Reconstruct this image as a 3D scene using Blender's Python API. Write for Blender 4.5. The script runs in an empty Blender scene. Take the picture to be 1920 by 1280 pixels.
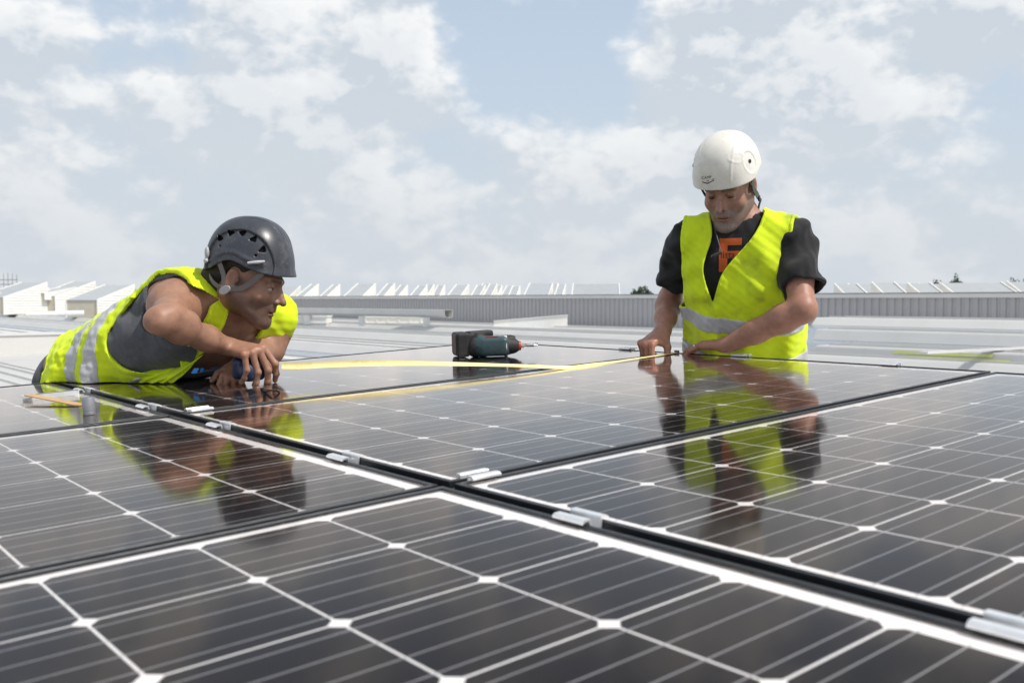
import bpy, bmesh, math, random
import numpy as np
from mathutils import Vector, Matrix

random.seed(7)
scene = bpy.context.scene
COL = scene.collection

# ------------------------------------------------------------------ camera
F_PX = 1783.7            # focal length in pixels of the 1920 px wide photograph
HORIZON = 562              # picture row of the horizon
PITCH = math.atan((640 - HORIZON) / F_PX)
CAM_Z = 1.30
cam_data = bpy.data.cameras.new('camera')
cam = bpy.data.objects.new('camera', cam_data)
COL.objects.link(cam)
cam.location = (0, 0, CAM_Z)
cam.rotation_euler = (math.pi / 2 - PITCH, 0, 0)
cam_data.sensor_width = 36.0
cam_data.lens = F_PX / 1920 * 36
cam_data.clip_start = 0.02
cam_data.clip_end = 9000
cam_data.dof.use_dof = True
cam_data.dof.focus_distance = 2.75
cam_data.dof.aperture_fstop = 7.1
scene.camera = cam

# ------------------------------------------------------------------ sun and sky
SUN_DIR = Vector((0.52, -0.25, 0.82)).normalized()      # towards the sun
sun_el = math.asin(SUN_DIR.z)
sun_az = math.atan2(SUN_DIR.x, SUN_DIR.y)              # from +Y towards +X
sd = bpy.data.lights.new('sun', 'SUN')
sd.energy = 3.4
sd.angle = math.radians(0.9)
sd.color = (1.0, 0.955, 0.89)
sun = bpy.data.objects.new('sun', sd)
COL.objects.link(sun)
sun.rotation_euler = (-SUN_DIR).to_track_quat('-Z', 'Y').to_euler()
sun.location = SUN_DIR * 50

world = bpy.data.worlds.new('World')
scene.world = world
world.use_nodes = True
world.cycles.sampling_method = 'MANUAL'
world.cycles.sample_map_resolution = 512
wn, wl = world.node_tree.nodes, world.node_tree.links
wn.clear()

def wnode(t, **kw):
    n = wn.new(t)
    for k, v in kw.items():
        setattr(n, k, v)
    return n

def wmath(op, a, b=None, c=None, clamp=False):
    n = wnode('ShaderNodeMath', operation=op, use_clamp=clamp)
    for i, v in enumerate((a, b, c)):
        if v is None:
            continue
        if isinstance(v, (int, float)):
            n.inputs[i].default_value = v
        else:
            wl.new(v, n.inputs[i])
    return n.outputs[0]

sky = wnode('ShaderNodeTexSky', sky_type='NISHITA')
sky.sun_disc = False
sky.sun_elevation = sun_el
sky.sun_rotation = sun_az
sky.air_density = 1.2
sky.dust_density = 2.5
sky.ozone_density = 1.0
tc = wnode('ShaderNodeTexCoord')
sep = wnode('ShaderNodeSeparateXYZ')
wl.new(tc.outputs['Generated'], sep.inputs[0])
az = wmath('ARCTAN2', sep.outputs[0], sep.outputs[1])
el = wmath('ARCSINE', sep.outputs[2])
# how far the cloud field is squeezed towards the horizon
elw = wmath('MULTIPLY', el, 1.5)
comb = wnode('ShaderNodeCombineXYZ')
wl.new(az, comb.inputs[0]); wl.new(elw, comb.inputs[1])
comb.inputs[2].default_value = 3.7

def cloud_field(vec):
    """billowy cumulus density"""
    def noise(scale, detail, rough, w):
        n = wnode('ShaderNodeTexNoise', noise_dimensions='2D')
        n.inputs['Scale'].default_value = scale
        n.inputs['Detail'].default_value = detail
        n.inputs['Roughness'].default_value = rough
        o = wnode('ShaderNodeVectorMath', operation='ADD')
        wl.new(vec, o.inputs[0]); o.inputs[1].default_value = (w, w * .7, 0)
        wl.new(o.outputs[0], n.inputs['Vector'])
        return n.outputs['Fac']
    big = noise(3.4, 1.0, 0.5, 2.3)
    mid = noise(8.0, 6.0, 0.50, 5.1)
    # rounded billows: creases between puffs
    fine = noise(24.0, 3.0, 0.5, 1.7)
    bil = wmath('ABSOLUTE', wmath('SUBTRACT', fine, 0.5))
    d = wmath('MULTIPLY', big, 0.60)
    d = wmath('MULTIPLY_ADD', mid, 0.85, d)
    d = wmath('MULTIPLY_ADD', bil, 0.32, d)
    return d

# cloud banks and clearings of the part of the sky over the roofs (azimuth, elevation, half sizes, weight)
BANKS = []
def bank(x, y, sx, sy, w):
    BANKS.append((math.atan((x - 960) / F_PX), math.atan((HORIZON - y) / F_PX), sx / F_PX, sy / F_PX, w))
bank(960, 60, 150, 150, -0.30)
bank(1030, 170, 110, 60, -0.12)
bank(330, 70, 100, 100, -0.20)
bank(40, 40, 90, 60, -0.16)
bank(560, 60, 200, 110, 0.14)
bank(800, 70, 45, 80, 0.16)
bank(800, 240, 190, 60, 0.16)
bank(1330, 120, 220, 110, 0.20)
bank(1700, 120, 260, 130, 0.14)
bank(60, 240, 130, 110, 0.14)
bank(900, 420, 1100, 130, 0.10)
bank(1380, 190, 130, 60, 0.22)
bank(330, 190, 160, 70, 0.10)

bias = None
for (a0, e0, sa, se, w) in BANKS:
    da = wmath('DIVIDE', wmath('SUBTRACT', az, a0), sa)
    de = wmath('DIVIDE', wmath('SUBTRACT', el, e0), se)
    r2 = wmath('ADD', wmath('MULTIPLY', da, da), wmath('MULTIPLY', de, de))
    g = wmath('MULTIPLY', wmath('EXPONENT', wmath('MULTIPLY', r2, -0.7)), w)
    bias = g if bias is None else wmath('ADD', bias, g)

dens = wmath('ADD', cloud_field(comb.outputs[0]), bias)
off = wnode('ShaderNodeVectorMath', operation='ADD')
wl.new(comb.outputs[0], off.inputs[0])
off.inputs[1].default_value = (0.012, 0.034, 0.0)
dens_s = wmath('ADD', cloud_field(off.outputs[0]), bias)

def wrange(v, a, b, c=0.0, d=1.0, smooth=True):
    n = wnode('ShaderNodeMapRange')
    n.interpolation_type = 'SMOOTHSTEP' if smooth else 'LINEAR'
    wl.new(v, n.inputs[0])
    for i, q in zip((1, 2, 3, 4), (a, b, c, d)):
        n.inputs[i].default_value = q
    return n.outputs[0]

mask = wrange(dens, 0.61, 0.86)
lit = wrange(wmath('SUBTRACT', dens, dens_s), -0.105, 0.125)
thick = wrange(dens, 0.82, 1.10)                    # thick middles are greyer
lit = wmath('SUBTRACT', lit, wmath('MULTIPLY', thick, 0.42), clamp=True)

def wmix(fac, a, b):
    n = wnode('ShaderNodeMix', data_type='RGBA')
    if isinstance(fac, float): n.inputs['Factor'].default_value = fac
    else: wl.new(fac, n.inputs['Factor'])
    for s, v in ((n.inputs[6], a), (n.inputs[7], b)):
        if isinstance(v, tuple): s.default_value = (*v, 1)
        else: wl.new(v, s)
    return n.outputs[2]

SKY_STRENGTH = 0.10
cl = wmix(lit, (5.35, 5.85, 6.40), (8.6, 8.6, 8.5))
blue = wmix(wrange(el, 0.22, 0.70, 0.7, 0.15), sky.outputs[0], (5.6, 6.55, 7.7))     # deeper blue towards the zenith
col = wmix(wmath('MULTIPLY', mask, 0.90), blue, cl)
# pale summer haze thickening towards the horizon
hz = wrange(el, 0.0, 0.27, 0.80, 0.0)
col = wmix(hz, col, (5.7, 6.05, 6.45))
bg = wnode('ShaderNodeBackground')
bg.inputs[1].default_value = SKY_STRENGTH
wl.new(col, bg.inputs[0])
wo = wnode('ShaderNodeOutputWorld')
wl.new(bg.outputs[0], wo.inputs[0])

scene.view_settings.view_transform = 'Standard'
scene.view_settings.look = 'None'
scene.view_settings.gamma = 1.0
scene.view_settings.use_curve_mapping = False
scene.view_settings.exposure = 0.22

# ------------------------------------------------------------------ photograph geometry
# pixels only give directions; distances come from the panel plane, the roof or a thing's size
CW = np.array([0, 0, CAM_Z])
_s, _c = math.sin(PITCH), math.cos(PITCH)
W2 = np.array([[1, 0, 0], [0, -_s, _c], [0, -_c, -_s]])
AX_U = np.array([.76857, .63826, .04390])     # along the long side of the modules
AX_V = np.array([.63897, -.76923, -.00280])    # along the short side, towards the camera
AX_N = np.array([-.03198, -.03020, .99903])
ORG = np.array([-.0426, 1.28395, 1.05107])

def ray(x, y):
    return W2 @ np.array([(x - 960) / F_PX, (y - 640) / F_PX, 1.0])
def at(x, y, Y):
    d = ray(x, y); return CW + d * (Y / d[1])
def at_z(x, y, z):
    d = ray(x, y); return CW + d * ((z - CAM_Z) / d[2])
def uvw(U, V, h=0.0):
    return ORG + U * AX_U + V * AX_V + h * AX_N
def on_panel(x, y, h=0.0):
    d = ray(x, y); o = CW - ORG - AX_N * h
    s = -(o @ AX_N) / (d @ AX_N); p = o + s * d
    return p @ AX_U, p @ AX_V
def on_panel_w(x, y, h=0.0):
    U, V = on_panel(x, y, h); return uvw(U, V, h)
PANEL_ROT = Matrix((( AX_U[0], -AX_V[0], AX_N[0]), (AX_U[1], -AX_V[1], AX_N[1]), (AX_U[2], -AX_V[2], AX_N[2])))
def panel_matrix(U, V, h=0.0, rz=0.0):
    return Matrix.Translation(Vector(uvw(U, V, h))) @ PANEL_ROT.to_4x4() @ Matrix.Rotation(rz, 4, 'Z')
# level building grid that the panels and roofs follow
E1 = np.array([.7691, .6391, 0.0])            # away from the camera, to the right
E2 = np.array([-.6391, .7691, 0.0])           # away from the camera, to the left
BLD_ROT = Matrix(((E1[0], E2[0], 0), (E1[1], E2[1], 0), (0, 0, 1)))
def bld(u, w, z=0.0):
    return np.array([-.0426, 1.2815, 0]) + E1 * u + E2 * w + np.array([0, 0, z])

# ------------------------------------------------------------------ helpers
def tag(o, label=None, cat=None, group=None, kind=None):
    if label: o['label'] = label
    if cat: o['category'] = cat
    if group: o['group'] = group
    if kind: o['kind'] = kind
    return o

def link(name, me, mat=None, parent=None):
    o = bpy.data.objects.new(name, me)
    COL.objects.link(o)
    if mat is not None and len(me.materials) == 0:
        me.materials.append(mat)
    if parent is not None:
        o.parent = parent
    return o

def empty(name, mtx=None):
    o = bpy.data.objects.new(name, None)
    o.empty_display_size = 0.05
    COL.objects.link(o)
    if mtx is not None:
        o.matrix_world = mtx
    return o

class MB:
    """collects shapes into one mesh"""
    def __init__(self):
        self.v, self.f = [], []
    def add(self, vs, fs):
        b = len(self.v)
        self.v += [tuple(map(float, p)) for p in vs]
        self.f += [tuple(b + i for i in f) for f in fs]
        return self
    def box(self, x0, x1, y0, y1, z0, z1):
        vs = [(x, y, z) for z in (z0, z1) for y in (y0, y1) for x in (x0, x1)]
        return self.add(vs, [(0, 2, 3, 1), (4, 5, 7, 6), (0, 1, 5, 4), (2, 6, 7, 3), (0, 4, 6, 2), (1, 3, 7, 5)])
    def prism(self, poly, axis, a, b):
        """poly in the two other axes (in order), extruded along axis from a to b"""
        n = len(poly)
        def mk(p, t):
            if axis == 'x': return (t, p[0], p[1])
            if axis == 'y': return (p[0], t, p[1])
            return (p[0], p[1], t)
        vs = [mk(p, a) for p in poly] + [mk(p, b) for p in poly]
        fs = [tuple(range(n))[::-1], tuple(range(n, 2 * n))]
        fs += [(i, (i + 1) % n, n + (i + 1) % n, n + i) for i in range(n)]
        return self.add(vs, fs)
    def tube(self, pts, rad, seg=10, caps=True, flat=1.0):
        pts = [np.array(p, float) for p in pts]
        if not hasattr(rad, '__len__'): rad = [rad] * len(pts)
        vs, fs = [], []
        prev = None
        for i, p in enumerate(pts):
            t = pts[min(i + 1, len(pts) - 1)] - pts[max(i - 1, 0)]
            t /= np.linalg.norm(t)
            if prev is None:
                r = np.array([0, 0, 1.0]) if abs(t[2]) < .9 else np.array([1.0, 0, 0])
            else: r = prev
            u = r - t * (r @ t); u /= np.linalg.norm(u); w = np.cross(t, u); prev = u
            for k in range(seg):
                a = 2 * math.pi * k / seg
                vs.append(p + rad[i] * (math.cos(a) * u * flat + math.sin(a) * w))
        for i in range(len(pts) - 1):
            for k in range(seg):
                k2 = (k + 1) % seg
                fs.append((i * seg + k, i * seg + k2, (i + 1) * seg + k2, (i + 1) * seg + k))
        if caps:
            fs.append(tuple(range(seg))[::-1]); fs.append(tuple((len(pts) - 1) * seg + k for k in range(seg)))
        return self.add(vs, fs)
    def lathe(self, prof, seg=24, axis='z', c=(0, 0, 0)):
        """prof: (radius, along)"""
        vs, fs = [], []
        for r, h in prof:
            for k in range(seg):
                a = 2 * math.pi * k / seg
                x, y = r * math.cos(a), r * math.sin(a)
                p = {'z': (x, y, h), 'x': (h, x, y), 'y': (y, h, x)}[axis]
                vs.append((p[0] + c[0], p[1] + c[1], p[2] + c[2]))
        n = len(prof)
        for i in range(n - 1):
            for k in range(seg):
                k2 = (k + 1) % seg
                fs.append((i * seg + k, i * seg + k2, (i + 1) * seg + k2, (i + 1) * seg + k))
        fs.append(tuple(range(seg))[::-1]); fs.append(tuple((n - 1) * seg + k for k in range(seg)))
        return self.add(vs, fs)
    def mesh(self, name, smooth=None, bevel=0.0):
        me = bpy.data.meshes.new(name)
        me.from_pydata(self.v, [], self.f)
        bm = bmesh.new(); bm.from_mesh(me)
        bmesh.ops.recalc_face_normals(bm, faces=bm.faces)
        if bevel:
            bmesh.ops.bevel(bm, geom=[e for e in bm.edges if e.calc_face_angle(0) > .5], offset=bevel, segments=2, affect='EDGES', profile=.6)
        bm.to_mesh(me); bm.free()
        if smooth is not None:
            me.shade_smooth()
            me.set_sharp_from_angle(angle=math.radians(smooth))
        return me
    def build(self, name, mat=None, parent=None, smooth=None, bevel=0.0):
        return link(name, self.mesh(name, smooth, bevel), mat, parent)

# ------------------------------------------------------------------ materials
def material(name):
    m = bpy.data.materials.new(name); m.use_nodes = True
    return m, m.node_tree.nodes, m.node_tree.links, m.node_tree.nodes['Principled BSDF']

def mat(name, col, rough=.5, metal=0., spec=.5, var=0., vscale=30., bump=0., bscale=200., dirt=None, dscale=6., damt=.4, coat=0., sheen=0., rvar=0., coords='Object', stretch=None):
    m, n, l, p = material(name)
    p.inputs['Roughness'].default_value = rough
    p.inputs['Metallic'].default_value = metal
    p.inputs['Specular IOR Level'].default_value = spec
    p.inputs['Coat Weight'].default_value = coat
    p.inputs['Sheen Weight'].default_value = sheen
    tcn = n.new('ShaderNodeTexCoord')
    vec = tcn.outputs[coords]
    if stretch:
        mp = n.new('ShaderNodeMapping'); mp.inputs['Scale'].default_value = stretch
        l.new(vec, mp.inputs[0]); vec = mp.outputs[0]
    def noise(scale, detail=5, rough_=.6):
        t = n.new('ShaderNodeTexNoise'); t.inputs['Scale'].default_value = scale
        t.inputs['Detail'].default_value = detail; t.inputs['Roughness'].default_value = rough_
        l.new(vec, t.inputs['Vector']); return t.outputs['Fac']
    cur = None
    base = tuple(col) + (1,)
    p.inputs['Base Color'].default_value = base
    if var:
        nz = noise(vscale)
        mr = n.new('ShaderNodeMapRange'); l.new(nz, mr.inputs[0])
        for i, q in zip((1, 2, 3, 4), (.3, .7, 1 - var, 1 + var)): mr.inputs[i].default_value = q
        mx = n.new('ShaderNodeVectorMath'); mx.operation = 'SCALE'
        mx.inputs[0].default_value = col; l.new(mr.outputs[0], mx.inputs['Scale'])
        cur = mx.outputs[0]
    if dirt:
        nz = noise(dscale, 8, .65)
        mr = n.new('ShaderNodeMapRange'); mr.interpolation_type = 'SMOOTHSTEP'; l.new(nz, mr.inputs[0])
        for i, q in zip((1, 2, 3, 4), (.52, .72, 0, damt)): mr.inputs[i].default_value = q
        mx = n.new('ShaderNodeMix'); mx.data_type = 'RGBA'
        l.new(mr.outputs[0], mx.inputs['Factor'])
        if cur is None: mx.inputs[6].default_value = base
        else: l.new(cur, mx.inputs[6])
        mx.inputs[7].default_value = tuple(dirt) + (1,)
        cur = mx.outputs[2]
    if cur is not None: l.new(cur, p.inputs['Base Color'])
    if rvar:
        nz = noise(vscale * .7)
        mr = n.new('ShaderNodeMapRange'); l.new(nz, mr.inputs[0])
        for i, q in zip((1, 2, 3, 4), (.3, .7, max(0, rough - rvar), rough + rvar)): mr.inputs[i].default_value = q
        l.new(mr.outputs[0], p.inputs['Roughness'])
    if bump:
        b = n.new('ShaderNodeBump'); b.inputs['Strength'].default_value = bump; b.inputs['Distance'].default_value = .002
        l.new(noise(bscale, 6), b.inputs['Height']); l.new(b.outputs[0], p.inputs['Normal'])
    return m
# ================================================================== the setting
M_ROOF = mat('roof_metal', (.54, .53, .51), .42, .15, var=.05, vscale=1.3, dirt=(.42, .41, .38), dscale=.7, damt=.35, rvar=.1, bump=.1, bscale=3)
M_ROOF_W = mat('roof_sheet_white', (.58, .575, .555), .42, .0, var=.04, vscale=1.0, dirt=(.52, .51, .47), dscale=.8, damt=.4, rvar=.12)
M_WALL = mat('cladding_grey', (.40, .40, .415), .45, .25, var=.04, vscale=2.0, dirt=(.3, .3, .3), dscale=1.2, damt=.2)
M_FASCIA = mat('fascia_white', (.62, .61, .61), .4, .1, var=.04, vscale=2.0)
M_FLASH = mat('dark_flashing', (.22, .22, .23), .5, .3)
M_SKYL = mat('skylight_white', (.74, .73, .69), .45, .0, var=.04, vscale=3.0, dirt=(.6, .58, .52), dscale=2.0, damt=.3)
M_GLAZE = mat('skylight_glazing', (.36, .375, .38), .25, .0, var=.06, vscale=2.0)
M_CREAM = mat('skylight_upstand', (.50, .46, .37), .55, var=.08, vscale=2.0)
M_GROUND = mat('far_ground', (.12, .14, .09), .9, var=.3, vscale=.02, coords='Object')
M_TREE = mat('far_foliage', (.075, .105, .060), .85, var=.4, vscale=.6)
M_BARK = mat('bark', (.08, .06, .045), .9)
M_STEEL = mat('galvanised_steel', (.42, .43, .45), .45, .7, var=.08, vscale=4)

# ground far below the roof, out to the horizon
g = MB(); g.add([(-6000, -2000, -9), (6000, -2000, -9), (6000, 8000, -9), (-6000, 8000, -9)], [(0, 1, 2, 3)])
tag(g.build('ground', M_GROUND), kind='structure')

# the roof the two people stand on: a slab carrying folded metal roof sections, crests along the building grid
rb = MB(); rb.box(-60, 140, -75, 190, -0.35, 0.0)
roof = rb.build('roof_deck', M_ROOF)
roof.matrix_world = Matrix.Translation(Vector(bld(0, 0, 0))) @ BLD_ROT.to_4x4()
tag(roof, kind='structure')
M_PAN = mat('roof_pan_metal', (.58, .64, .72), .24, 1.0, var=.05, vscale=.8, rvar=.06, dirt=(.48, .50, .52), dscale=.6, damt=.35)
def roof_section(u, d, z, z0, y0, y1, seams=(.50, .66, .82), pan=None):
    # glossy flat pan nearest the camera, a folded rise, a broad matt top, a fall behind
    m = MB(); m.prism([(u, .002), (u, z0), (u + .42 * d, z0 + .012), (u + .42 * d, .002)], 'y', y0, y1); m.build('roof_pan', pan or M_PAN, roof)
    m = MB(); m.prism([(u + .421 * d, .002), (u + .421 * d, z0 + .02), (u + .46 * d, z - .03), (u + .468 * d, z), (u + .90 * d, z - .012), (u + .91 * d, z - .04), (u + d - .02, z0 + .01), (u + d - .02, .002)], 'y', y0, y1)
    m.build('roof_section', M_ROOF_W, roof)
    for f in seams:
        uu = u + f * d; r = MB()
        r.prism([(uu - .03, z - .012), (uu - .018, z + .035), (uu + .018, z + .035), (uu + .03, z - .012)], 'y', y0 + .1, y1 - .1)
        r.build('standing_seam', M_ROOF_W, roof)
for u in (3.6, 8.3, 13.1, 17.9, 22.0):
    roof_section(u, 4.7 if u < 20 else 4.3, .25, .02, -60, 120, pan=M_ROOF if u < 5 else None)
# raised bays right of the standing worker, against the hall wall
def w_at(px, uu):
    """place along the crest at building depth uu that lies on the sight line of picture column px"""
    r = (px - 960) / F_PX
    return (-.0426 + .7691 * uu - r * (1.2815 + .6391 * uu)) / (.6391 + .7691 * r)
for (u, d, z, z0) in ((14.2, 3.0, .42, .03), (17.3, 3.4, .62, .36), (20.8, 5.2, .80, .57)):
    roof_section(u, d, z, z0, -60, w_at(1537, u + d / 2), seams=(.56, .74))
# strips added to stand in for a reflection-like yellow-green smear on the first fold, and a loose white strip before it
M_YSMEAR = mat('yellow_green_smear', (.62, .66, .22), .35, 0, .5, var=.12, vscale=3, dirt=(.55, .55, .42), dscale=1.5, damt=.8)
ys = empty('yellow_smear', Matrix.Translation(Vector(bld(15.45, w_at(1780, 15.45), .06))) @ BLD_ROT.to_4x4()); tag(ys, 'added pale yellow-green strips for a reflection-like smear on the roof at the right edge', 'smear strips')
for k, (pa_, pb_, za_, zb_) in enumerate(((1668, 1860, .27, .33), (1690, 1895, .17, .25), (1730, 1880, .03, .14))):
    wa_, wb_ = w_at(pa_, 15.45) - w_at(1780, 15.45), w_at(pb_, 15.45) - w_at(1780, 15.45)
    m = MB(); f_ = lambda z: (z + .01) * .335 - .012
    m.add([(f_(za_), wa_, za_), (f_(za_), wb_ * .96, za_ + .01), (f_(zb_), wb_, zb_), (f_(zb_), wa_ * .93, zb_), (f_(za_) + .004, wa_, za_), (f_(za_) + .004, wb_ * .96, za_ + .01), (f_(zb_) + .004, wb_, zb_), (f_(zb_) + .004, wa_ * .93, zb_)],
          [(0, 1, 2, 3), (4, 7, 6, 5), (0, 4, 5, 1), (1, 5, 6, 2), (2, 6, 7, 3), (3, 7, 4, 0)]); m.build('smear_strip', M_YSMEAR, ys)
pa_, pb_ = at_z(1738, 661, .47), at_z(1990, 649, .47)
d_ = pb_ - pa_; L_ = float(np.linalg.norm(d_)); rz_ = math.atan2(d_[1], d_[0])
fs_ = empty('flashing_strip', Matrix.Translation(Vector(pa_)) @ Matrix.Rotation(rz_, 4, 'Z')); tag(fs_, 'long white folded flashing strip lying loose on the roof at the right', 'flashing')
m = MB(); m.box(0, L_, 0, .16, -.01, .012); m.build('strip', M_FASCIA, fs_)
m = MB(); m.box(0, L_, -.012, -.001, -.02, .025); m.build('folded_edge', M_FASCIA, fs_)
# flat sheets between the panels and the first crest, with their seams
for k in range(5):
    u = 1.95 + k * .36
    r = MB(); r.prism([(u - .03, .001), (u - .018, .035), (u + .018, .035), (u + .03, .001)], 'y', -59.8, 119.8)
    r.build('standing_seam', M_ROOF_W, roof)

# ---- taller hall behind, its long wall clad in vertical corrugated sheet
WU = 26.5
hall = empty('corrugated_wall', Matrix.Translation(Vector(bld(WU, 0, 0))) @ BLD_ROT.to_4x4())
tag(hall, 'long grey corrugated metal wall with white fascia behind the roofs', 'wall')
def cladding_mesh():
    prof = []
    for k in range(4):
        y = k * .25
        prof += [(0.0, y), (0.0, y + .13), (.035, y + .155), (.035, y + .225)]
    prof.append((0.0, 1.0))
    m = MB(); vs = []; n = len(prof)
    for z in (-.2, 1.36):
        vs += [(x, y, z) for x, y in prof]
    m.add(vs, [(i, i + 1, n + i + 1, n + i) for i in range(n - 1)])
    return m.mesh('cladding_sheet')
cm = cladding_mesh(); cm.materials.append(M_WALL)
for k in range(-40, 78):
    o = link('cladding_sheet', cm, None, hall); o.location = (0.002 * (k % 2), k * 1.0, 0)
m = MB(); m.box(-.10, .5, -40, 78, 1.363, 1.485); m.build('fascia', M_FASCIA, hall)
m = MB(); m.box(-.115, .5, -40, 78, 1.487, 1.515); m.build('cap_flashing', M_FLASH, hall)
m = MB(); m.box(.04, .3, -40, 78, -.2, 1.355); m.build('wall_core', M_FLASH, hall)
rb = MB(); rb.box(.5, 150, -40, 78, .9, 1.3)
hr = rb.build('hall_roof', M_ROOF_W); hr.matrix_world = hall.matrix_world.copy()
tag(hr, kind='structure')

# ---- sawtooth skylights: slope rising away from the camera, upright back, white gable ends
SKD = np.array([.095, 1.0, 0]) / math.hypot(.095, 1)
SKX = np.array([SKD[1], -SKD[0], 0])
ORD = ['first', 'second', 'third', 'fourth', 'fifth', 'sixth', 'seventh', 'eighth', 'ninth', 'tenth', 'eleventh', 'twelfth', 'thirteenth', 'fourteenth', 'fifteenth', 'sixteenth', 'seventeenth', 'eighteenth', 'nineteenth', 'twentieth', 'twenty-first', 'twenty-second', 'twenty-third', 'twenty-fourth']
def skylight(p, depth, h0, h1, length, side, label, group, louvre=False):
    """p: near foot of the visible gable; side -1 = body runs to the left of that gable"""
    mt = Matrix(((SKX[0], SKD[0], 0, p[0]), (SKX[1], SKD[1], 0, p[1]), (0, 0, 1, p[2]), (0, 0, 0, 1)))
    t = empty('sawtooth_skylight', mt)
    tag(t, label, 'skylight', group)
    xa, xb = (-length, -.06) if side < 0 else (.06, length)
    pr = [(.04, 0), (.04, h0 - .03), (depth - .06, h1 - .06), (depth - .06, 0)]
    b = MB(); b.prism(pr, 'x', xa, xb); b.build('upstand', M_CREAM, t)
    gl = MB(); gl.prism([(0, h0 - .025), (0, h0 + .02), (depth, h1 - .005), (depth, h1 - .05)], 'x', xa, xb); gl.build('glazing', M_GLAZE, t)
    for xg in ((-.06, 0.0), (xa, xa - .06)) if side < 0 else ((0., .06), (xb, xb + .06)):
        gb = MB(); gb.prism([(-.03, 0), (-.03, h0 + .05), (depth + .03, h1 + .05), (depth + .03, 0)], 'x', xg[0], xg[1]); ge = gb.build('gable_end', M_SKYL, t)
        if louvre and xg[0] != xa:
            n = 12
            x0 = xg[1]
            for k in range(n):
                z0 = .06 + k * (h1 - .12) / n
                ys = max(.1, (z0 + .05 - h0) / (h1 - h0) * depth + .12)
                if ys < depth - .25:
                    lv = MB(); lv.prism([(x0 + .001, z0), (x0 + .03, z0 + .01), (x0 + .001, z0 + .045)], 'y', ys, depth - .1)
                    lv.build('louvre', M_SKYL, ge)
    return t
GL = 'large skylights on the roof at the left'
# (near foot x,y of gable, skylight length)
left = [(184, 595, 1.35, 'large white louvred sawtooth skylight nearest the bent worker, at the left'),
        (105, 588, 1.0, 'large white louvred sawtooth skylight in the middle of the left-hand row'),
        (8, 590, 1.2, 'large white louvred sawtooth skylight at the left edge of the picture')]
for (x, y, ln, lab) in left:
    p = at_z(x, y, 0.27)
    skylight(p, 3.1 * p[1] / 39, .70 * p[1] / 39, 1.38 * p[1] / 39, ln * p[1] / 39, -1, lab, GL, True)
k = 0
for (x, y, pk) in [(-20, 566, 540), (30, 564, 539), (85, 562, 537), (118, 562, 541), (165, 562, 536)]:
    Y = 66 + k * 2
    p = at(x, y, Y)
    h = (y - pk) / F_PX * Y
    skylight(p, 4.2, h * .45, h, 1.3, -1, 'small white sawtooth skylight behind the large left-hand row, %s from the left' % ORD[k], 'skylights behind the left-hand row')
    k += 1
# the roof that carries them is the same deck; low kerbs under the far ones
GF = 'skylights along the far hall roof'
teeth = [(541, 562, 537), (567, 598, 533), (611, 638, 534), (678, 705, 532), (718, 741, 532), (745, 765, 535), (784, 802, 536), (800, 815, 534), (823, 834, 535), (862, 880, 534), (898, 911, 535), (911, 919, 532), (920, 933, 533), (932, 942, 536), (952, 964, 536), (968, 976, 537), (1028, 1037, 531), (1040, 1047, 532), (1054, 1063, 533), (1163, 1168, 532)]
for i, (x0, x1, pk) in enumerate(teeth):
    r0, r1 = (x0 - 960) / F_PX, (x1 - 960) / F_PX
    yw = (WU + .82) / (.639 + .769 * r0)           # where the wall stands on this sight line
    Y = max(yw + 3.5, 60 + (i % 3) * 3)
    dep = max(2.6, Y * (r1 - r0) / max(.02, (.0952 - r1))) if r1 < .085 else 3.6
    dep = min(dep, 6.5)
    zt = CAM_Z + (HORIZON - pk) / F_PX * (Y + dep)
    p = at(x0, 556, Y); p[2] = 1.3
    nxt = [t[1] for t in teeth if t[1] <= x0 + 2]
    ln = max(.5, min(6.0, (x0 - max(nxt)) / F_PX * Y * .9)) if nxt else 4
    skylight(p, dep, .10, zt - 1.3, ln, -1, 'small white sawtooth skylight on the far hall roof, %s counted from the left' % ORD[i], GF)
teeth_r = [(1588, 1566, 533), (1612, 1600, 533), (1662, 1642, 530), (1694, 1682, 532), (1732, 1712, 531), (1752, 1745, 532), (1796, 1774, 530), (1925, 1900, 528)]
for i, (x0, x1, pk) in enumerate(teeth_r):
    r0, r1 = (x0 - 960) / F_PX, (x1 - 960) / F_PX
    Y = 42 + (i % 2) * 5
    dep = min(4.2, max(2.4, Y * (r0 - r1) / (r1 - .0952)))
    zt = CAM_Z + (HORIZON - pk) / F_PX * (Y + dep)
    p = at(x0, 549, Y); p[2] = 1.3
    nxt = [t[0] for t in teeth_r if t[0] > x0]
    ln = max(1.0, min(3.0, (min(nxt) - x0) / F_PX * Y * .9)) if nxt else 2
    skylight(p, dep, .10, zt - 1.3, ln, 1, 'pale sawtooth skylight right of the standing worker on the hall roof, %s from his arm' % ORD[i], 'skylights on the hall roof at the right')

# ---- roof furniture on the deck in the middle distance
def bbox_thing(name, label, cat, px0, px1, ytop, ybot, Y, depth, m, parts=None):
    a, b = at(px0, ybot, Y), at(px1, ybot, Y)
    h = (ybot - ytop) / F_PX * Y
    t = empty(name, Matrix.Translation(Vector(((a[0] + b[0]) / 2, Y, a[2]))))
    tag(t, label, cat)
    w = (b[0] - a[0]) / 2
    return t, w, h
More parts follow.
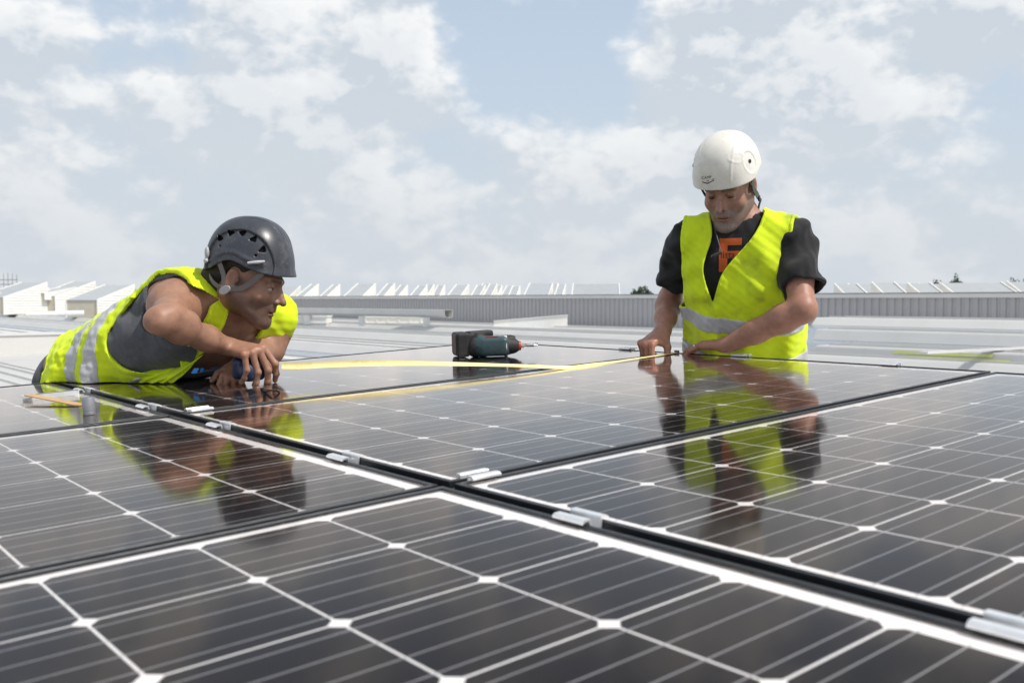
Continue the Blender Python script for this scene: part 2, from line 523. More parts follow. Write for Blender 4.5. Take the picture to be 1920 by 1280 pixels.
# long hollow gutter section lying high over the roof left of the driver
pA, pB = at(530, 577, 42), at(833, 581, 36)
t = empty('gutter_length', Matrix.Translation(Vector(pB))); tag(t, 'long pale folded metal gutter lying on blocks before the grey wall', 'gutter')
dv = (pA - pB)
nrm = np.array([-dv[1], dv[0], 0]); nrm /= np.linalg.norm(nrm); nrm = nrm if nrm[1] > 0 else -nrm
sec = [(0, 0), (.03, -.20), (.16, -.29), (.44, -.29), (.50, 0)]
for nm, (i0, i1) in (('lid', (4, 0)), ('front_face', (0, 1)), ('lower_face', (1, 2)), ('floor', (2, 3)), ('rear_face', (3, 4))):
    mm = MB(); vs = []
    for q in (0, 1):
        for j in (i0, i1):
            for e in (0, .012):
                vs.append(dv * q + nrm * (sec[j][0] + e) + np.array([0, 0, sec[j][1] - e * .6]))
    mm.add(vs, [(0, 2, 6, 4), (1, 5, 7, 3), (0, 1, 3, 2), (4, 6, 7, 5), (0, 4, 5, 1), (2, 3, 7, 6)])
    mm.build(nm, M_ROOF_W if nm != 'lower_face' else M_ROOF, t)
for q in (.12, .5, .86):
    mm = MB(); c = dv * q + nrm * .24
    mm.box(c[0] - .12, c[0] + .12, c[1] - .1, c[1] + .1, c[2] - .70, c[2] - .295); mm.build('support_block', M_SKYL, t)

def crate(name, label, cat, x0, x1, yt, yb, Y, dep, m, slats=0):
    a, b = at(x0, yb, Y), at(x1, yb, Y); h = (yb - yt) / F_PX * Y
    t = empty(name, Matrix.Translation(Vector((a[0], Y, a[2])))); tag(t, label, cat)
    w = b[0] - a[0]
    mm = MB(); mm.box(0, w, 0, dep, 0, h * .72); mm.build('body', m, t)
    mm = MB(); mm.box(-.04, w + .04, -.05, dep + .04, h * .725, h); mm.build('lid', M_SKYL, t)
    mm = MB(); mm.box(.02, w - .02, .03, dep - .02, -.35, -.003); mm.build('kerb', M_ROOF, t)
    for k in range(slats):
        mm = MB(); xx = (k + .5) * w / slats
        mm.box(xx - .03, xx + .03, -.03, -.001, .02, h * .70); mm.build('rib', M_SKYL, t)
    return t
crate('roof_vent_box', 'pale ribbed roof vent boxes before the grey wall, left of the driver', 'vent', 676, 800, 591, 606, 41.5, 1.6, M_SKYL, 6)
crate('roof_hatch', 'small white roof hatch on a short post right of the crouched worker', 'hatch', 545, 612, 590, 606, 41.5, 1.2, M_SKYL)
# wedge-shaped upstand in front of the wall
a, b = at(926, 607, 37), at(1064, 607, 37)
t = empty('wedge_upstand', Matrix.Translation(Vector(a))); tag(t, 'low white wedge-shaped roof upstand in front of the corrugated wall', 'upstand')
w = b[0] - a[0]
mm = MB(); mm.prism([(0, -.3), (0, .08), (w, .31), (w, -.3)], 'y', 0, .5); mm.build('body', M_SKYL, t)
mm = MB(); mm.prism([(-.02, .083), (-.02, .115), (w + .02, .35), (w + .02, .314)], 'y', -.03, .53); mm.build('cap', M_ROOF_W, t)
# plain kerb box on the roof at the left and the round flue behind it
p0, p1 = at_z(-80, 668, .03), at_z(143, 660, .03)
t = empty('roof_kerb', Matrix.Translation(Vector((p1[0], p1[1], 0)))); tag(t, 'long plain pale grey box kerb on the roof behind the left worker', 'kerb')
mm = MB(); d = p0 - p1; hz_ = .46
nn = np.array([-d[1], d[0], 0]); nn /= np.linalg.norm(nn); nn = nn if nn[1] > 0 else -nn
vs = [np.array([0, 0, .003]), d * [1, 1, 0] + [0, 0, .003], d * [1, 1, 0] + nn * 1.6 + [0, 0, .003], nn * 1.6 + [0, 0, .003]]
vs = vs + [v + np.array([0, 0, hz_]) for v in vs]
mm.add(vs, [(0, 1, 2, 3), (4, 5, 6, 7), (0, 1, 5, 4), (1, 2, 6, 5), (2, 3, 7, 6), (3, 0, 4, 7)]); mm.build('body', M_ROOF_W, t)
mm = MB(); vs2 = [v + np.array([0, 0, .003]) + e for v, e in zip(vs[4:], (-nn * .03, -nn * .03, nn * .03, nn * .03))]
vs2 = vs2 + [v + np.array([0, 0, .02]) for v in vs2]
mm.add(vs2, [(0, 1, 2, 3), (4, 5, 6, 7), (0, 1, 5, 4), (1, 2, 6, 5), (2, 3, 7, 6), (3, 0, 4, 7)]); mm.build('cover_plate', M_ROOF_W, t)
pf = at_z(166, 658, .03)
t = empty('roof_flue', Matrix.Translation(Vector((pf[0], pf[1], 0)))); tag(t, 'short round grey flue lying beside the box kerb, left worker in front', 'flue')
mm = MB(); mm.lathe([(.15, .03), (.15, .28), (.24, .285), (.24, .36), (.05, .40)], 20); mm.build('pipe', M_STEEL, t, smooth=40)
mm = MB(); mm.lathe([(.30, .004), (.30, .03), (.17, .07)], 20); mm.build('collar', M_ROOF, t, smooth=40)
# white pipe on the roof before the left skylights
pa, pb = at(48, 589, 34), at(157, 586, 35)
mm = MB(); mm.tube([pa, (pa + pb) / 2, pb], .085, 12); o = mm.build('roof_pipe', M_SKYL, smooth=40)
tag(o, 'white pipe lying across the roof in front of the large skylights', 'pipe')

# ---- trees far beyond the roofs, and a lattice mast
def far_tree(x, ytop, ybot, wpx, Y, label):
    p = at(x, ybot, Y); h = (ybot - ytop) / F_PX * Y; w = wpx / F_PX * Y / 2
    gz = -9.0
    t = empty('tree', Matrix.Translation(Vector((p[0], Y, gz)))); tag(t, label, 'tree', 'trees beyond the roofs')
    top = p[2] + h - gz
    tr = MB(); tr.tube([(0, 0, 0), (.2, .1, top * .45), (0, .2, top * .8)], [.5, .38, .15], 8)
    for k in range(6):
        a = k * 1.05; z = top * (.4 + .07 * k)
        tr.tube([(.1, .1, z), (math.cos(a) * w * .35, math.sin(a) * w * .3, z + top * .12), (math.cos(a) * w * .6, math.sin(a) * w * .5, z + top * .2)], [.2, .12, .05], 6)
    tr.build('trunk', M_BARK, t)
    rr = np.random.default_rng(int(x)); n = 2600
    d = rr.normal(size=(n, 3)); d /= np.linalg.norm(d, axis=1)[:, None]
    lob = 1 + .22 * np.sin(d[:, 0] * 5 + x) * np.cos(d[:, 2] * 6) + .12 * np.sin(d[:, 0] * 13 + d[:, 2] * 9)
    c = d * (rr.random(n) ** .35 * lob)[:, None] * np.array([w, w * .8, top * .36]) + np.array([0, 0, top * .66])
    vs, fs = [], []
    s = max(.35, w * .10)
    for q in c:
        u = rr.normal(size=3); u /= np.linalg.norm(u); v = np.cross(u, rr.normal(size=3)); v /= np.linalg.norm(v)
        b0 = len(vs); vs += [q - u * s, q + v * s * .6, q + u * s, q - v * s * .6]; fs.append((b0, b0 + 1, b0 + 2, b0 + 3))
    cr = MB(); cr.v = [tuple(v) for v in vs]; cr.f = fs
    me = bpy.data.meshes.new('crown'); me.from_pydata(cr.v, [], cr.f); link('crown', me, M_TREE, t)
for a in [(1098, 543, 550, 50, 420, 'low dark tree on the horizon left of the standing worker'),
          (1200, 540, 550, 46, 380, 'broad green tree on the horizon just left of the standing worker'),
          (1757, 527, 536, 22, 330, 'small tree on the horizon right of the standing worker, left of the round one'),
          (1792, 523, 534, 28, 330, 'round green tree on the horizon right of the standing worker'),
          (1908, 525, 534, 44, 330, 'flat dark tree on the horizon at the right edge'),
          (262, 543, 552, 40, 420, 'dark tree on the horizon behind the bent worker')]:
    far_tree(*a)
M_HAZE_STEEL = mat('mast_steel', (.36, .37, .39), .6, .4)
t = empty('lattice_mast', Matrix.Translation(Vector((at(14, 540, 260)[0], 260, -9)))); tag(t, 'thin steel lattice frame far off on the horizon at the left edge', 'mast')
zt = at(14, 511, 260)[2] + 9; zb = 0
for xx in (-2.2, -1.0, .2, 1.4, 2.6):
    mm = MB(); mm.tube([(xx, 0, zb), (xx, 0, zt - abs(xx) * .2)], .09, 6); mm.build('upright', M_HAZE_STEEL, t)
for z in (.75, .82, .89):
    mm = MB(); mm.tube([(-2.4, 0, zt * z), (2.8, 0, zt * z)], .10, 6); mm.build('crossbar', M_HAZE_STEEL, t)
# ================================================================== solar modules
PIT = .1588; GAPC = .0032
MU, MV = .0294, .0200                 # border of glass + frame beyond the outer cells
LU, LV = 10 * PIT + 2 * MU, 6 * PIT + 2 * MV
LIP, LIPH, FH = .0085, .0016, .036

M_FRAME = mat('black_anodised', (.035, .037, .041), .38, .55, var=.15, vscale=60, rvar=.08, bump=.05, bscale=400)
M_BACK = mat('white_backsheet', (.86, .86, .87), .5)
M_RIB = mat('tinned_ribbon', (.46, .47, .50), .45, .25)
M_ALU = mat('mill_aluminium', (.80, .81, .82), .36, .6, var=.06, vscale=80, rvar=.1, bump=.06, bscale=500)
M_BOLT = mat('stainless_bolt', (.55, .55, .56), .3, .9)
M_RAIL = mat('mounting_rail', (.05, .05, .055), .6, .3)

def cell_material():
    m, n, l, p = material('silicon_cell')
    tcn = n.new('ShaderNodeTexCoord'); sp = n.new('ShaderNodeSeparateXYZ'); l.new(tcn.outputs['Object'], sp.inputs[0])
    # hair-fine silver fingers printed across the ribbons
    w = n.new('ShaderNodeMath'); w.operation = 'MULTIPLY'; w.inputs[1].default_value = 1 / .0018; l.new(sp.outputs[0], w.inputs[0])
    fr = n.new('ShaderNodeMath'); fr.operation = 'FRACT'; l.new(w.outputs[0], fr.inputs[0])
    lt = n.new('ShaderNodeMath'); lt.operation = 'LESS_THAN'; lt.inputs[1].default_value = .06; l.new(fr.outputs[0], lt.inputs[0])
    oi = n.new('ShaderNodeObjectInfo')
    nz = n.new('ShaderNodeTexNoise'); nz.inputs['Scale'].default_value = 9; nz.inputs['Detail'].default_value = 3; l.new(tcn.outputs['Object'], nz.inputs['Vector'])
    c1 = n.new('ShaderNodeMix'); c1.data_type = 'RGBA'; l.new(oi.outputs['Random'], c1.inputs['Factor'])
    c1.inputs[6].default_value = (.0085, .0062, .0060, 1); c1.inputs[7].default_value = (.0125, .0105, .0125, 1)
    c2 = n.new('ShaderNodeMix'); c2.data_type = 'RGBA'; l.new(lt.outputs[0], c2.inputs['Factor'])
    l.new(c1.outputs[2], c2.inputs[6]); c2.inputs[7].default_value = (.075, .075, .082, 1)
    l.new(c2.outputs[2], p.inputs['Base Color'])
    p.inputs['Roughness'].default_value = .45
    p.inputs['Specular IOR Level'].default_value = .08
    return m
M_CELL = cell_material()

def glass_material():
    m, n, l, p = material('module_glass')
    n.remove(p); out = n['Material Output']
    fr = n.new('ShaderNodeFresnel'); fr.inputs['IOR'].default_value = 1.5
    tr = n.new('ShaderNodeBsdfTransparent'); tr.inputs[0].default_value = (.97, .97, .975, 1)
    gl = n.new('ShaderNodeBsdfGlossy'); gl.inputs['Color'].default_value = (1.0, .93, .88, 1)
    tcn = n.new('ShaderNodeTexCoord')
    # faint wiped dust changes the gloss a little
    nz = n.new('ShaderNodeTexNoise'); nz.inputs['Scale'].default_value = 5; nz.inputs['Detail'].default_value = 7; l.new(tcn.outputs['Object'], nz.inputs['Vector'])
    mr = n.new('ShaderNodeMapRange'); l.new(nz.outputs['Fac'], mr.inputs[0])
    for i, q in zip((1, 2, 3, 4), (.3, .75, .060, .100)): mr.inputs[i].default_value = q
    l.new(mr.outputs[0], gl.inputs['Roughness'])
    df = n.new('ShaderNodeBsdfDiffuse'); df.inputs[0].default_value = (.50, .48, .45, 1)
    dm = n.new('ShaderNodeMapRange'); dm.interpolation_type = 'SMOOTHSTEP'
    n2 = n.new('ShaderNodeTexNoise'); n2.inputs['Scale'].default_value = 260; n2.inputs['Detail'].default_value = 2; l.new(tcn.outputs['Object'], n2.inputs['Vector'])
    l.new(n2.outputs['Fac'], dm.inputs[0])
    for i, q in zip((1, 2, 3, 4), (.68, .82, .001, .035)): dm.inputs[i].default_value = q
    pw = n.new('ShaderNodeMath'); pw.operation = 'POWER'; pw.inputs[1].default_value = 1.75; l.new(fr.outputs[0], pw.inputs[0])
    ps = n.new('ShaderNodeMath'); ps.operation = 'MULTIPLY'; ps.use_clamp = True; ps.inputs[1].default_value = 2.15; l.new(pw.outputs[0], ps.inputs[0])     # anti-reflective coating
    n3 = n.new('ShaderNodeTexNoise'); n3.inputs['Scale'].default_value = 3.2; n3.inputs['Detail'].default_value = 9; n3.inputs['Roughness'].default_value = .68
    mp3 = n.new('ShaderNodeMapping'); mp3.inputs['Scale'].default_value = (1, 2.6, 1); mp3.inputs['Rotation'].default_value = (0, 0, .6); l.new(tcn.outputs['Object'], mp3.inputs[0]); l.new(mp3.outputs[0], n3.inputs['Vector'])
    m3 = n.new('ShaderNodeMapRange'); m3.interpolation_type = 'SMOOTHSTEP'; l.new(n3.outputs['Fac'], m3.inputs[0])
    for i, q in zip((1, 2, 3, 4), (.56, .74, 0, .010)): m3.inputs[i].default_value = q
    ad = n.new('ShaderNodeMath'); ad.operation = 'ADD'; l.new(dm.outputs[0], ad.inputs[0]); l.new(m3.outputs[0], ad.inputs[1])
    mx = n.new('ShaderNodeMixShader'); l.new(ps.outputs[0], mx.inputs[0]); l.new(tr.outputs[0], mx.inputs[1]); l.new(gl.outputs[0], mx.inputs[2])
    m2 = n.new('ShaderNodeMixShader'); l.new(ad.outputs[0], m2.inputs[0]); l.new(mx.outputs[0], m2.inputs[1]); l.new(df.outputs[0], m2.inputs[2])
    l.new(m2.outputs[0], out.inputs['Surface'])
    return m
M_GLASS = glass_material()

# shared meshes, module-local: x along the long side, y away from the camera, z up; origin at the near-left cell corner
h = PIT / 2 - GAPC / 2; ch = .0098
cmb = MB()
octo = [(-h + ch, -h), (h - ch, -h), (h, -h + ch), (h, h - ch), (h - ch, h), (-h + ch, h), (-h, h - ch), (-h, -h + ch)]
cmb.prism(octo, 'z', -.0003, .0001)
CELL_ME = cmb.mesh('solar_cell'); CELL_ME.materials.append(M_CELL)
rmb = MB(); rmb.box(-.006, 10 * PIT + .006, -.00075, .00075, -.0001, .00005)
RIBBON_ME = rmb.mesh('ribbon'); RIBBON_ME.materials.append(M_RIB)
bmb = MB(); bmb.box(-MU + .003, 10 * PIT + MU - .003, -MV + .003, 6 * PIT + MV - .003, -.0012, 0)
BACK_ME = bmb.mesh('backsheet'); BACK_ME.materials.append(M_BACK)
gmb = MB(); gmb.add([(-MU + .003, -MV + .003, 0), (10 * PIT + MU - .003, -MV + .003, 0), (10 * PIT + MU - .003, 6 * PIT + MV - .003, 0), (-MU + .003, 6 * PIT + MV - .003, 0)], [(0, 1, 2, 3)])
GLASS_ME = gmb.mesh('glass_pane'); GLASS_ME.materials.append(M_GLASS)
def frame_bar(length):
    # profile (across, up): outer wall with grooves, lip over the glass
    z = LIPH
    prof = [(0, -FH), (0, -.010), (.0008, -.0092), (.0008, -.0062), (0, -.0054), (0, z - .0008), (.0008, z), (.0048, z), (.0052, z - .0006), (.0058, z - .0006), (.0062, z), (LIP - .0006, z), (LIP, z - .0006), (LIP, -.0008), (.0022, -.0008), (.0022, -FH)]
    m = MB(); m.prism(prof, 'x', 0, length); return m.mesh('frame_bar')
BAR_L, BAR_S = frame_bar(LU), frame_bar(LV - .0004)
for b_ in (BAR_L, BAR_S): b_.materials.append(M_FRAME)

def module(U0, V0, label, dz=0.0):
    """U0,V0: panel-plane coordinates of the corner cell at low u, low v"""
    root = empty('solar_panel', panel_matrix(U0, V0 + 6 * PIT, dz))
    tag(root, label, 'solar panel', 'solar panels laid in two rows')
    bs = link('backsheet', BACK_ME, None, root); bs.location.z = -.0034
    for i in range(10):
        for j in range(6):
            c = link('solar_cell', CELL_ME, None, bs); c.location = ((i + .5) * PIT, (j + .5) * PIT, 0)
    for j in range(6):
        for q in (1, 3, 5, 7):
            r = link('ribbon', RIBBON_ME, None, bs); r.location = (0, (j + q / 8) * PIT, .00014)
    gp = link('glass_pane', GLASS_ME, None, root); gp.location.z = 0
    for (x, y, rz, me) in ((-MU, -MV, 0, BAR_L), (10 * PIT + MU, 6 * PIT + MV, math.pi, BAR_L), (10 * PIT + MU - .0001, -MV + .0002, math.pi / 2, BAR_S), (-MU + .0001, 6 * PIT + MV - .0002, -math.pi / 2, BAR_S)):
        fb = link('frame_bar', me, None, root); fb.location = (x, y, 0); fb.rotation_euler = (0, 0, rz)
    return root
GA, GB = .0515, .0788
VA, VB = 0.0, -(6 * PIT + GA)
VC = -2 * (6 * PIT + GA)
UL = -(10 * PIT + GB)
PANELS = {}
PANELS['P1'] = module(UL, VA, 'black framed solar panel in the near foreground, lowest in the picture')
PANELS['P2'] = module(0, VA, 'large near solar panel at the right, mirroring the upright worker in the white helmet')
PANELS['P3'] = module(0, VB, 'middle solar panel under the yellow tape, in front of the standing worker', .0012)
PANELS['P4'] = module(UL, VB, 'left middle solar panel mirroring the dark helmet of the bent worker')
PANELS['P5'] = module(0, VC, 'far solar panel the bent worker lies on, carrying the cordless driver', .0012)
PANELS['P6'] = module(UL, VC, 'far left solar panel carrying the folding rule and the small grey can')

# mounting rails under the seams, on short feet
def rail(U, v0, v1, lab):
    t = empty('mounting_rail', panel_matrix(U, v1, -FH)); tag(t, lab, 'rail', 'rails under the panels')
    L = v1 - v0
    m = MB(); m.prism([(-.02, -.045), (-.02, -.001), (-.007, -.001), (-.007, -.012), (.007, -.012), (.007, -.001), (.02, -.001), (.02, -.045)], 'y', 0, L); m.build('rail_profile', M_RAIL, t)
    for q in (.06, .36, .66, .94):
        top = uvw(U, v1 - L * q, -FH - .045)
        f = MB(); f.box(-.03, .03, L * q - .03, L * q + .03, -.045 - top[2] + .02, -.046); f.build('foot', M_STEEL, t)
for U, lab in ((-.0494 - 1.30, 'dark mounting rail under the outer end of the left panels'), (-.0394, 'dark mounting rail in the open seam between left and right panels'), (.82, 'dark mounting rail under the middle of the right panels'), (1.56, 'dark mounting rail under the far end of the right panels')):
    rail(U, VC - .05, VA + 6 * PIT + .04, lab)

# clamps: bent aluminium hat with a socket-head bolt
def clamp_meshes():
    L = .025
    # cross section across the seam (x) and up (z): two wings on the frames, a channel down the middle
    t = .0022
    top = [(-.021, .0035), (-.017, .0062), (-.0085, .0062), (-.0075, .0045), (-.0075, -.020), (.0075, -.020), (.0075, .0045), (.0085, .0062), (.017, .0062), (.021, .0035)]
    bot = [(.0205, .0012), (.0165, .0038), (.0102, .0038), (.0098, .0020), (.0098, -.0225), (-.0098, -.0225), (-.0098, .0020), (-.0102, .0038), (-.0165, .0038), (-.0205, .0012)]
    m = MB(); n = len(top)
    ring = top + bot
    vs = [(x, -L, z) for x, z in ring] + [(x, L, z) for x, z in ring]
    N = len(ring)
    fs = [(i, (i + 1) % N, N + (i + 1) % N, N + i) for i in range(N)]
    for i in range(n - 1):
        j0, j1 = N - 1 - i, N - 2 - i
        fs.append((i, i + 1, j1, j0)); fs.append((N + i, N + j0, N + j1, N + i + 1))
    m.add(vs, fs); hat = m.mesh('clamp_hat')
    b = MB(); b.lathe([(.0058, -.019), (.0058, -.004), (.0052, -.0032), (.0030, -.0032), (.0028, -.007), (.0005, -.007)], 14); bolt = b.mesh('bolt', 35)
    w = MB(); w.lathe([(.0070, -.0199), (.0070, -.0188), (.003, -.0187)], 16); wash = w.mesh('washer', 35)
    f = MB(); f.box(-.0065, .0065, -L + .004, L - .004, -.040, -.0226); foot = f.mesh('clamp_foot')
    hat.materials.append(M_ALU); bolt.materials.append(M_BOLT); wash.materials.append(M_BOLT); foot.materials.append(M_RAIL)
    return hat, bolt, wash, foot
CH, CB, CWS, CF = clamp_meshes()
def clamp(U, V, along_u, label, end=False, dz=0.0):
    t = empty('module_clamp', panel_matrix(U, V, LIPH + dz, math.pi / 2 if along_u else 0.0))
    tag(t, label, 'clamp', 'aluminium clamps holding the panels')
    link('clamp_hat', CH, None, t); b = link('bolt', CB, None, t); b.location = (0, .006, 0)
    w = link('washer', CWS, None, t); w.location = (0, .006, 0)
    link('clamp_foot', CF, None, t)
SB = -.0394     # centre of the seam between left and right panels
SA = -.0200 - .0058
def vy(x, y): return on_panel(x, y, .006)[1]
def ux(x, y): return on_panel(x, y, .006)[0]
clamp(SB, vy(650, 853), False, 'aluminium clamp in the long seam, nearest left of the panel crossing')
clamp(SB, vy(1085, 966), False, 'aluminium clamp in the long seam, first one right of the panel crossing')
clamp(SB, vy(1895, 1172), False, 'blurred aluminium clamp in the long seam at the right edge of the picture')
clamp(SB, vy(420, 793), False, 'aluminium clamp in the long seam between the two left crossings')
clamp(SB, vy(289, 758), False, 'aluminium clamp in the long seam just right of the grey can')
clamp(SB, vy(132, 731), False, 'aluminium clamp at the far end of the long seam beside the folding rule')
clamp(.016, SA, True, 'bright aluminium clamp standing at the central panel crossing', dz=.0012)
clamp(.016, SA + VB, True, 'bright aluminium clamp at the far crossing under the bent worker', dz=.0012)
UE = 10 * PIT + MU + .0095
clamp(UE, vy(1391, 665), False, 'aluminium end clamp on the far panel edge under the standing worker forearm', dz=.0012)
clamp(UE, vy(1672, 681), False, 'aluminium end clamp on the far panel edge right of the standing worker', dz=.0012)
clamp(UE, vy(1168, 654), False, 'aluminium end clamp on the far panel edge left of the standing worker', dz=.0012)
clamp(UE, vy(995, 643), False, 'aluminium end clamp on the far panel edge behind the driver bit', dz=.0012)
# ================================================================== clay modelling with distance fields
def V3(*a): return np.array(a, float)
def unit(v): v = np.asarray(v, float); return v / np.linalg.norm(v)
def frame(fwd, up):
    """columns: person's right, forward, up"""
    f = unit(fwd); u = np.asarray(up, float); u = unit(u - f * (u @ f)); return np.stack([np.cross(f, u), f, u], 1)

def cap(a, b, ra, rb=None, k=.02, mode='u', sq=None):
    """tapered limb from a to b; sq=(axis vector, factor) squashes the section along an axis"""
    a = np.asarray(a, float); b = np.asarray(b, float); rb = ra if rb is None else rb
    ab = b - a; L2 = max(ab @ ab, 1e-12)
    def fn(X, Y, Z):
        px, py, pz = X - a[0], Y - a[1], Z - a[2]
        t = np.clip((px * ab[0] + py * ab[1] + pz * ab[2]) / L2, 0, 1)
        dx, dy, dz = px - t * ab[0], py - t * ab[1], pz - t * ab[2]
        q = dx * dx + dy * dy + dz * dz
        if sq is not None:
            s = unit(sq[0]); c = dx * s[0] + dy * s[1] + dz * s[2]
            q = q + c * c * (1 / sq[1] ** 2 - 1)
        return np.sqrt(q + 1e-12) - (ra + (rb - ra) * t)
    m = max(ra, rb) * (max(1, sq[1]) if sq else 1)
    return (fn, np.minimum(a, b) - m, np.maximum(a, b) + m, k, mode)

def ell(c, r, R=None, k=.02, mode='u'):
    c = np.asarray(c, float); r = np.asarray(r, float); R = np.eye(3) if R is None else np.asarray(R)
    def fn(X, Y, Z):
        px, py, pz = X - c[0], Y - c[1], Z - c[2]
        k0 = 0; k1 = 0
        for i in range(3):
            q = px * R[0, i] + py * R[1, i] + pz * R[2, i]
            k0 = k0 + (q / r[i]) ** 2; k1 = k1 + (q / r[i] ** 2) ** 2
        k0 = np.sqrt(k0 + 1e-12); k1 = np.sqrt(k1 + 1e-12)
        return k0 * (k0 - 1) / k1
    ext = np.abs(R) @ r
    return (fn, c - ext, c + ext, k, mode)

def rbox(c, hs, R=None, rad=.005, k=.005, mode='u'):
    c = np.asarray(c, float); hs = np.asarray(hs, float); R = np.eye(3) if R is None else np.asarray(R)
    def fn(X, Y, Z):
        px, py, pz = X - c[0], Y - c[1], Z - c[2]
        q = [np.abs(px * R[0, i] + py * R[1, i] + pz * R[2, i]) - (hs[i] - rad) for i in range(3)]
        o = np.sqrt(sum(np.maximum(a, 0) ** 2 for a in q) + 1e-14)
        return o + np.minimum(np.maximum(np.maximum(q[0], q[1]), q[2]), 0) - rad
    ext = np.abs(R) @ hs
    return (fn, c - ext, c + ext, k, mode)

def smin(a, b, k):
    if k <= 0: return np.minimum(a, b)
    h = np.clip(.5 + .5 * (b - a) / k, 0, 1)
    return b + (a - b) * h - k * h * (1 - h)

class Grid:
    def __init__(self, lo, hi, res):
        self.lo = np.asarray(lo, float); self.res = res
        n = np.ceil((np.asarray(hi, float) - self.lo) / res).astype(int) + 1
        self.ax = [self.lo[i] + res * np.arange(n[i]) for i in range(3)]
        self.n = n
    def mesh(self):
        return self.ax[0][:, None, None], self.ax[1][None, :, None], self.ax[2][None, None, :]
    def eval(self, ops, far=.08):
        d = np.full(self.n, far, np.float32)
        for fn, lo, hi, k, mode in ops:
            m = far + .5 * k if mode == 'u' else k + .004
            s = []
            for i in range(3):
                a = int(np.clip(np.floor((lo[i] - m - self.lo[i]) / self.res), 0, self.n[i]))
                b = int(np.clip(np.ceil((hi[i] + m - self.lo[i]) / self.res) + 1, 0, self.n[i]))
                s.append(slice(a, b))
            if any(q.stop <= q.start for q in s): continue
            v = fn(self.ax[0][s[0]][:, None, None], self.ax[1][s[1]][None, :, None], self.ax[2][s[2]][None, None, :])
            s = tuple(s)
            d[s] = smin(d[s], v, k) if mode == 'u' else -smin(-d[s], v, k)
        return d
    def nets(self, d):
        """naive surface nets -> vertices, quads"""
        s = d < 0
        c = [s[i:s.shape[0] - 1 + i, j:s.shape[1] - 1 + j, k:s.shape[2] - 1 + k] for i in (0, 1) for j in (0, 1) for k in (0, 1)]
        tot = sum(q.astype(np.int8) for q in c)
        act = np.argwhere((tot > 0) & (tot < 8))
        if len(act) == 0: return np.zeros((0, 3)), np.zeros((0, 4), int)
        idx = -np.ones(tot.shape, np.int64); idx[tuple(act.T)] = np.arange(len(act))
        offs = np.array([(i, j, k) for i in (0, 1) for j in (0, 1) for k in (0, 1)])
        val = np.stack([d[tuple((act + o).T)] for o in offs], 1).astype(float)
        acc = np.zeros((len(act), 3)); cnt = np.zeros(len(act))
        for i in range(8):
            for j in range(i + 1, 8):
                if np.abs(offs[i] - offs[j]).sum() != 1: continue
                cr = (val[:, i] < 0) != (val[:, j] < 0)
                den = val[:, i] - val[:, j]; den = np.where(np.abs(den) < 1e-12, 1e-12, den)
                t = val[:, i] / den
                p = offs[i] + (offs[j] - offs[i]) * t[:, None]
                acc += p * cr[:, None]; cnt += cr
        vs = self.lo + (act + acc / np.maximum(cnt, 1)[:, None]) * self.res
        quads = []
        for ax in range(3):
            a = [slice(None)] * 3; b = [slice(None)] * 3; a[ax] = slice(0, -1); b[ax] = slice(1, None)
            e = s[tuple(a)] != s[tuple(b)]
            o1, o2 = [(1, 2), (2, 0), (0, 1)][ax]
            E = np.argwhere(e)
            E = E[(E[:, o1] > 0) & (E[:, o2] > 0) & (E[:, o1] < s.shape[o1] - 1) & (E[:, o2] < s.shape[o2] - 1)]
            if len(E) == 0: continue
            q = []
            for (i, j) in ((0, 0), (1, 0), (1, 1), (0, 1)):
                w = E.copy(); w[:, o1] -= i; w[:, o2] -= j; q.append(idx[tuple(w.T)])
            q = np.stack(q, 1)
            fl = s[tuple(E.T)]
            q[~fl] = q[~fl][:, ::-1]
            quads.append(q)
        return vs, np.concatenate(quads) if quads else np.zeros((0, 4), int)

def relax(vs, qs, n=2, f=.5):
    """a little smoothing of the net"""
    vs = vs.copy()
    e = np.concatenate([qs[:, [0, 1]], qs[:, [1, 2]], qs[:, [2, 3]], qs[:, [3, 0]]])
    e = np.concatenate([e, e[:, ::-1]])
    for _ in range(n):
        acc = np.zeros_like(vs); cnt = np.zeros(len(vs))
        for c in range(3): acc[:, c] = np.bincount(e[:, 0], vs[e[:, 1], c], len(vs))
        cnt = np.bincount(e[:, 0], minlength=len(vs))
        ok = cnt > 0
        vs[ok] += f * (acc[ok] / cnt[ok][:, None] - vs[ok])
    return vs

def clay(name, pieces, mat_, parent=None, colour=None, mtx=None):
    """pieces: list of (verts, quads); colour(verts)->rgb stored as a colour attribute"""
    vs = np.concatenate([p[0] for p in pieces]); o = 0; fs = []
    for p in pieces:
        fs.append(p[1] + o); o += len(p[0])
    fs = np.concatenate(fs)
    used = np.unique(fs); mp = -np.ones(len(vs), int); mp[used] = np.arange(len(used))
    vs = vs[used]; fs = mp[fs]
    me = bpy.data.meshes.new(name)
    me.vertices.add(len(vs)); me.vertices.foreach_set('co', vs.astype(np.float32).ravel())
    me.loops.add(len(fs) * 4); me.loops.foreach_set('vertex_index', fs.astype(np.int32).ravel())
    me.polygons.add(len(fs)); me.polygons.foreach_set('loop_start', np.arange(0, len(fs) * 4, 4, dtype=np.int32))
    me.update(calc_edges=True)
    me.shade_smooth()
    if colour is not None:
        col = colour(vs)
        at_ = me.color_attributes.new('Col', 'FLOAT_COLOR', 'POINT')
        at_.data.foreach_set('color', np.concatenate([col, np.ones((len(col), 1))], 1).astype(np.float32).ravel())
    me.validate()
    return link(name, me, mat_, parent)

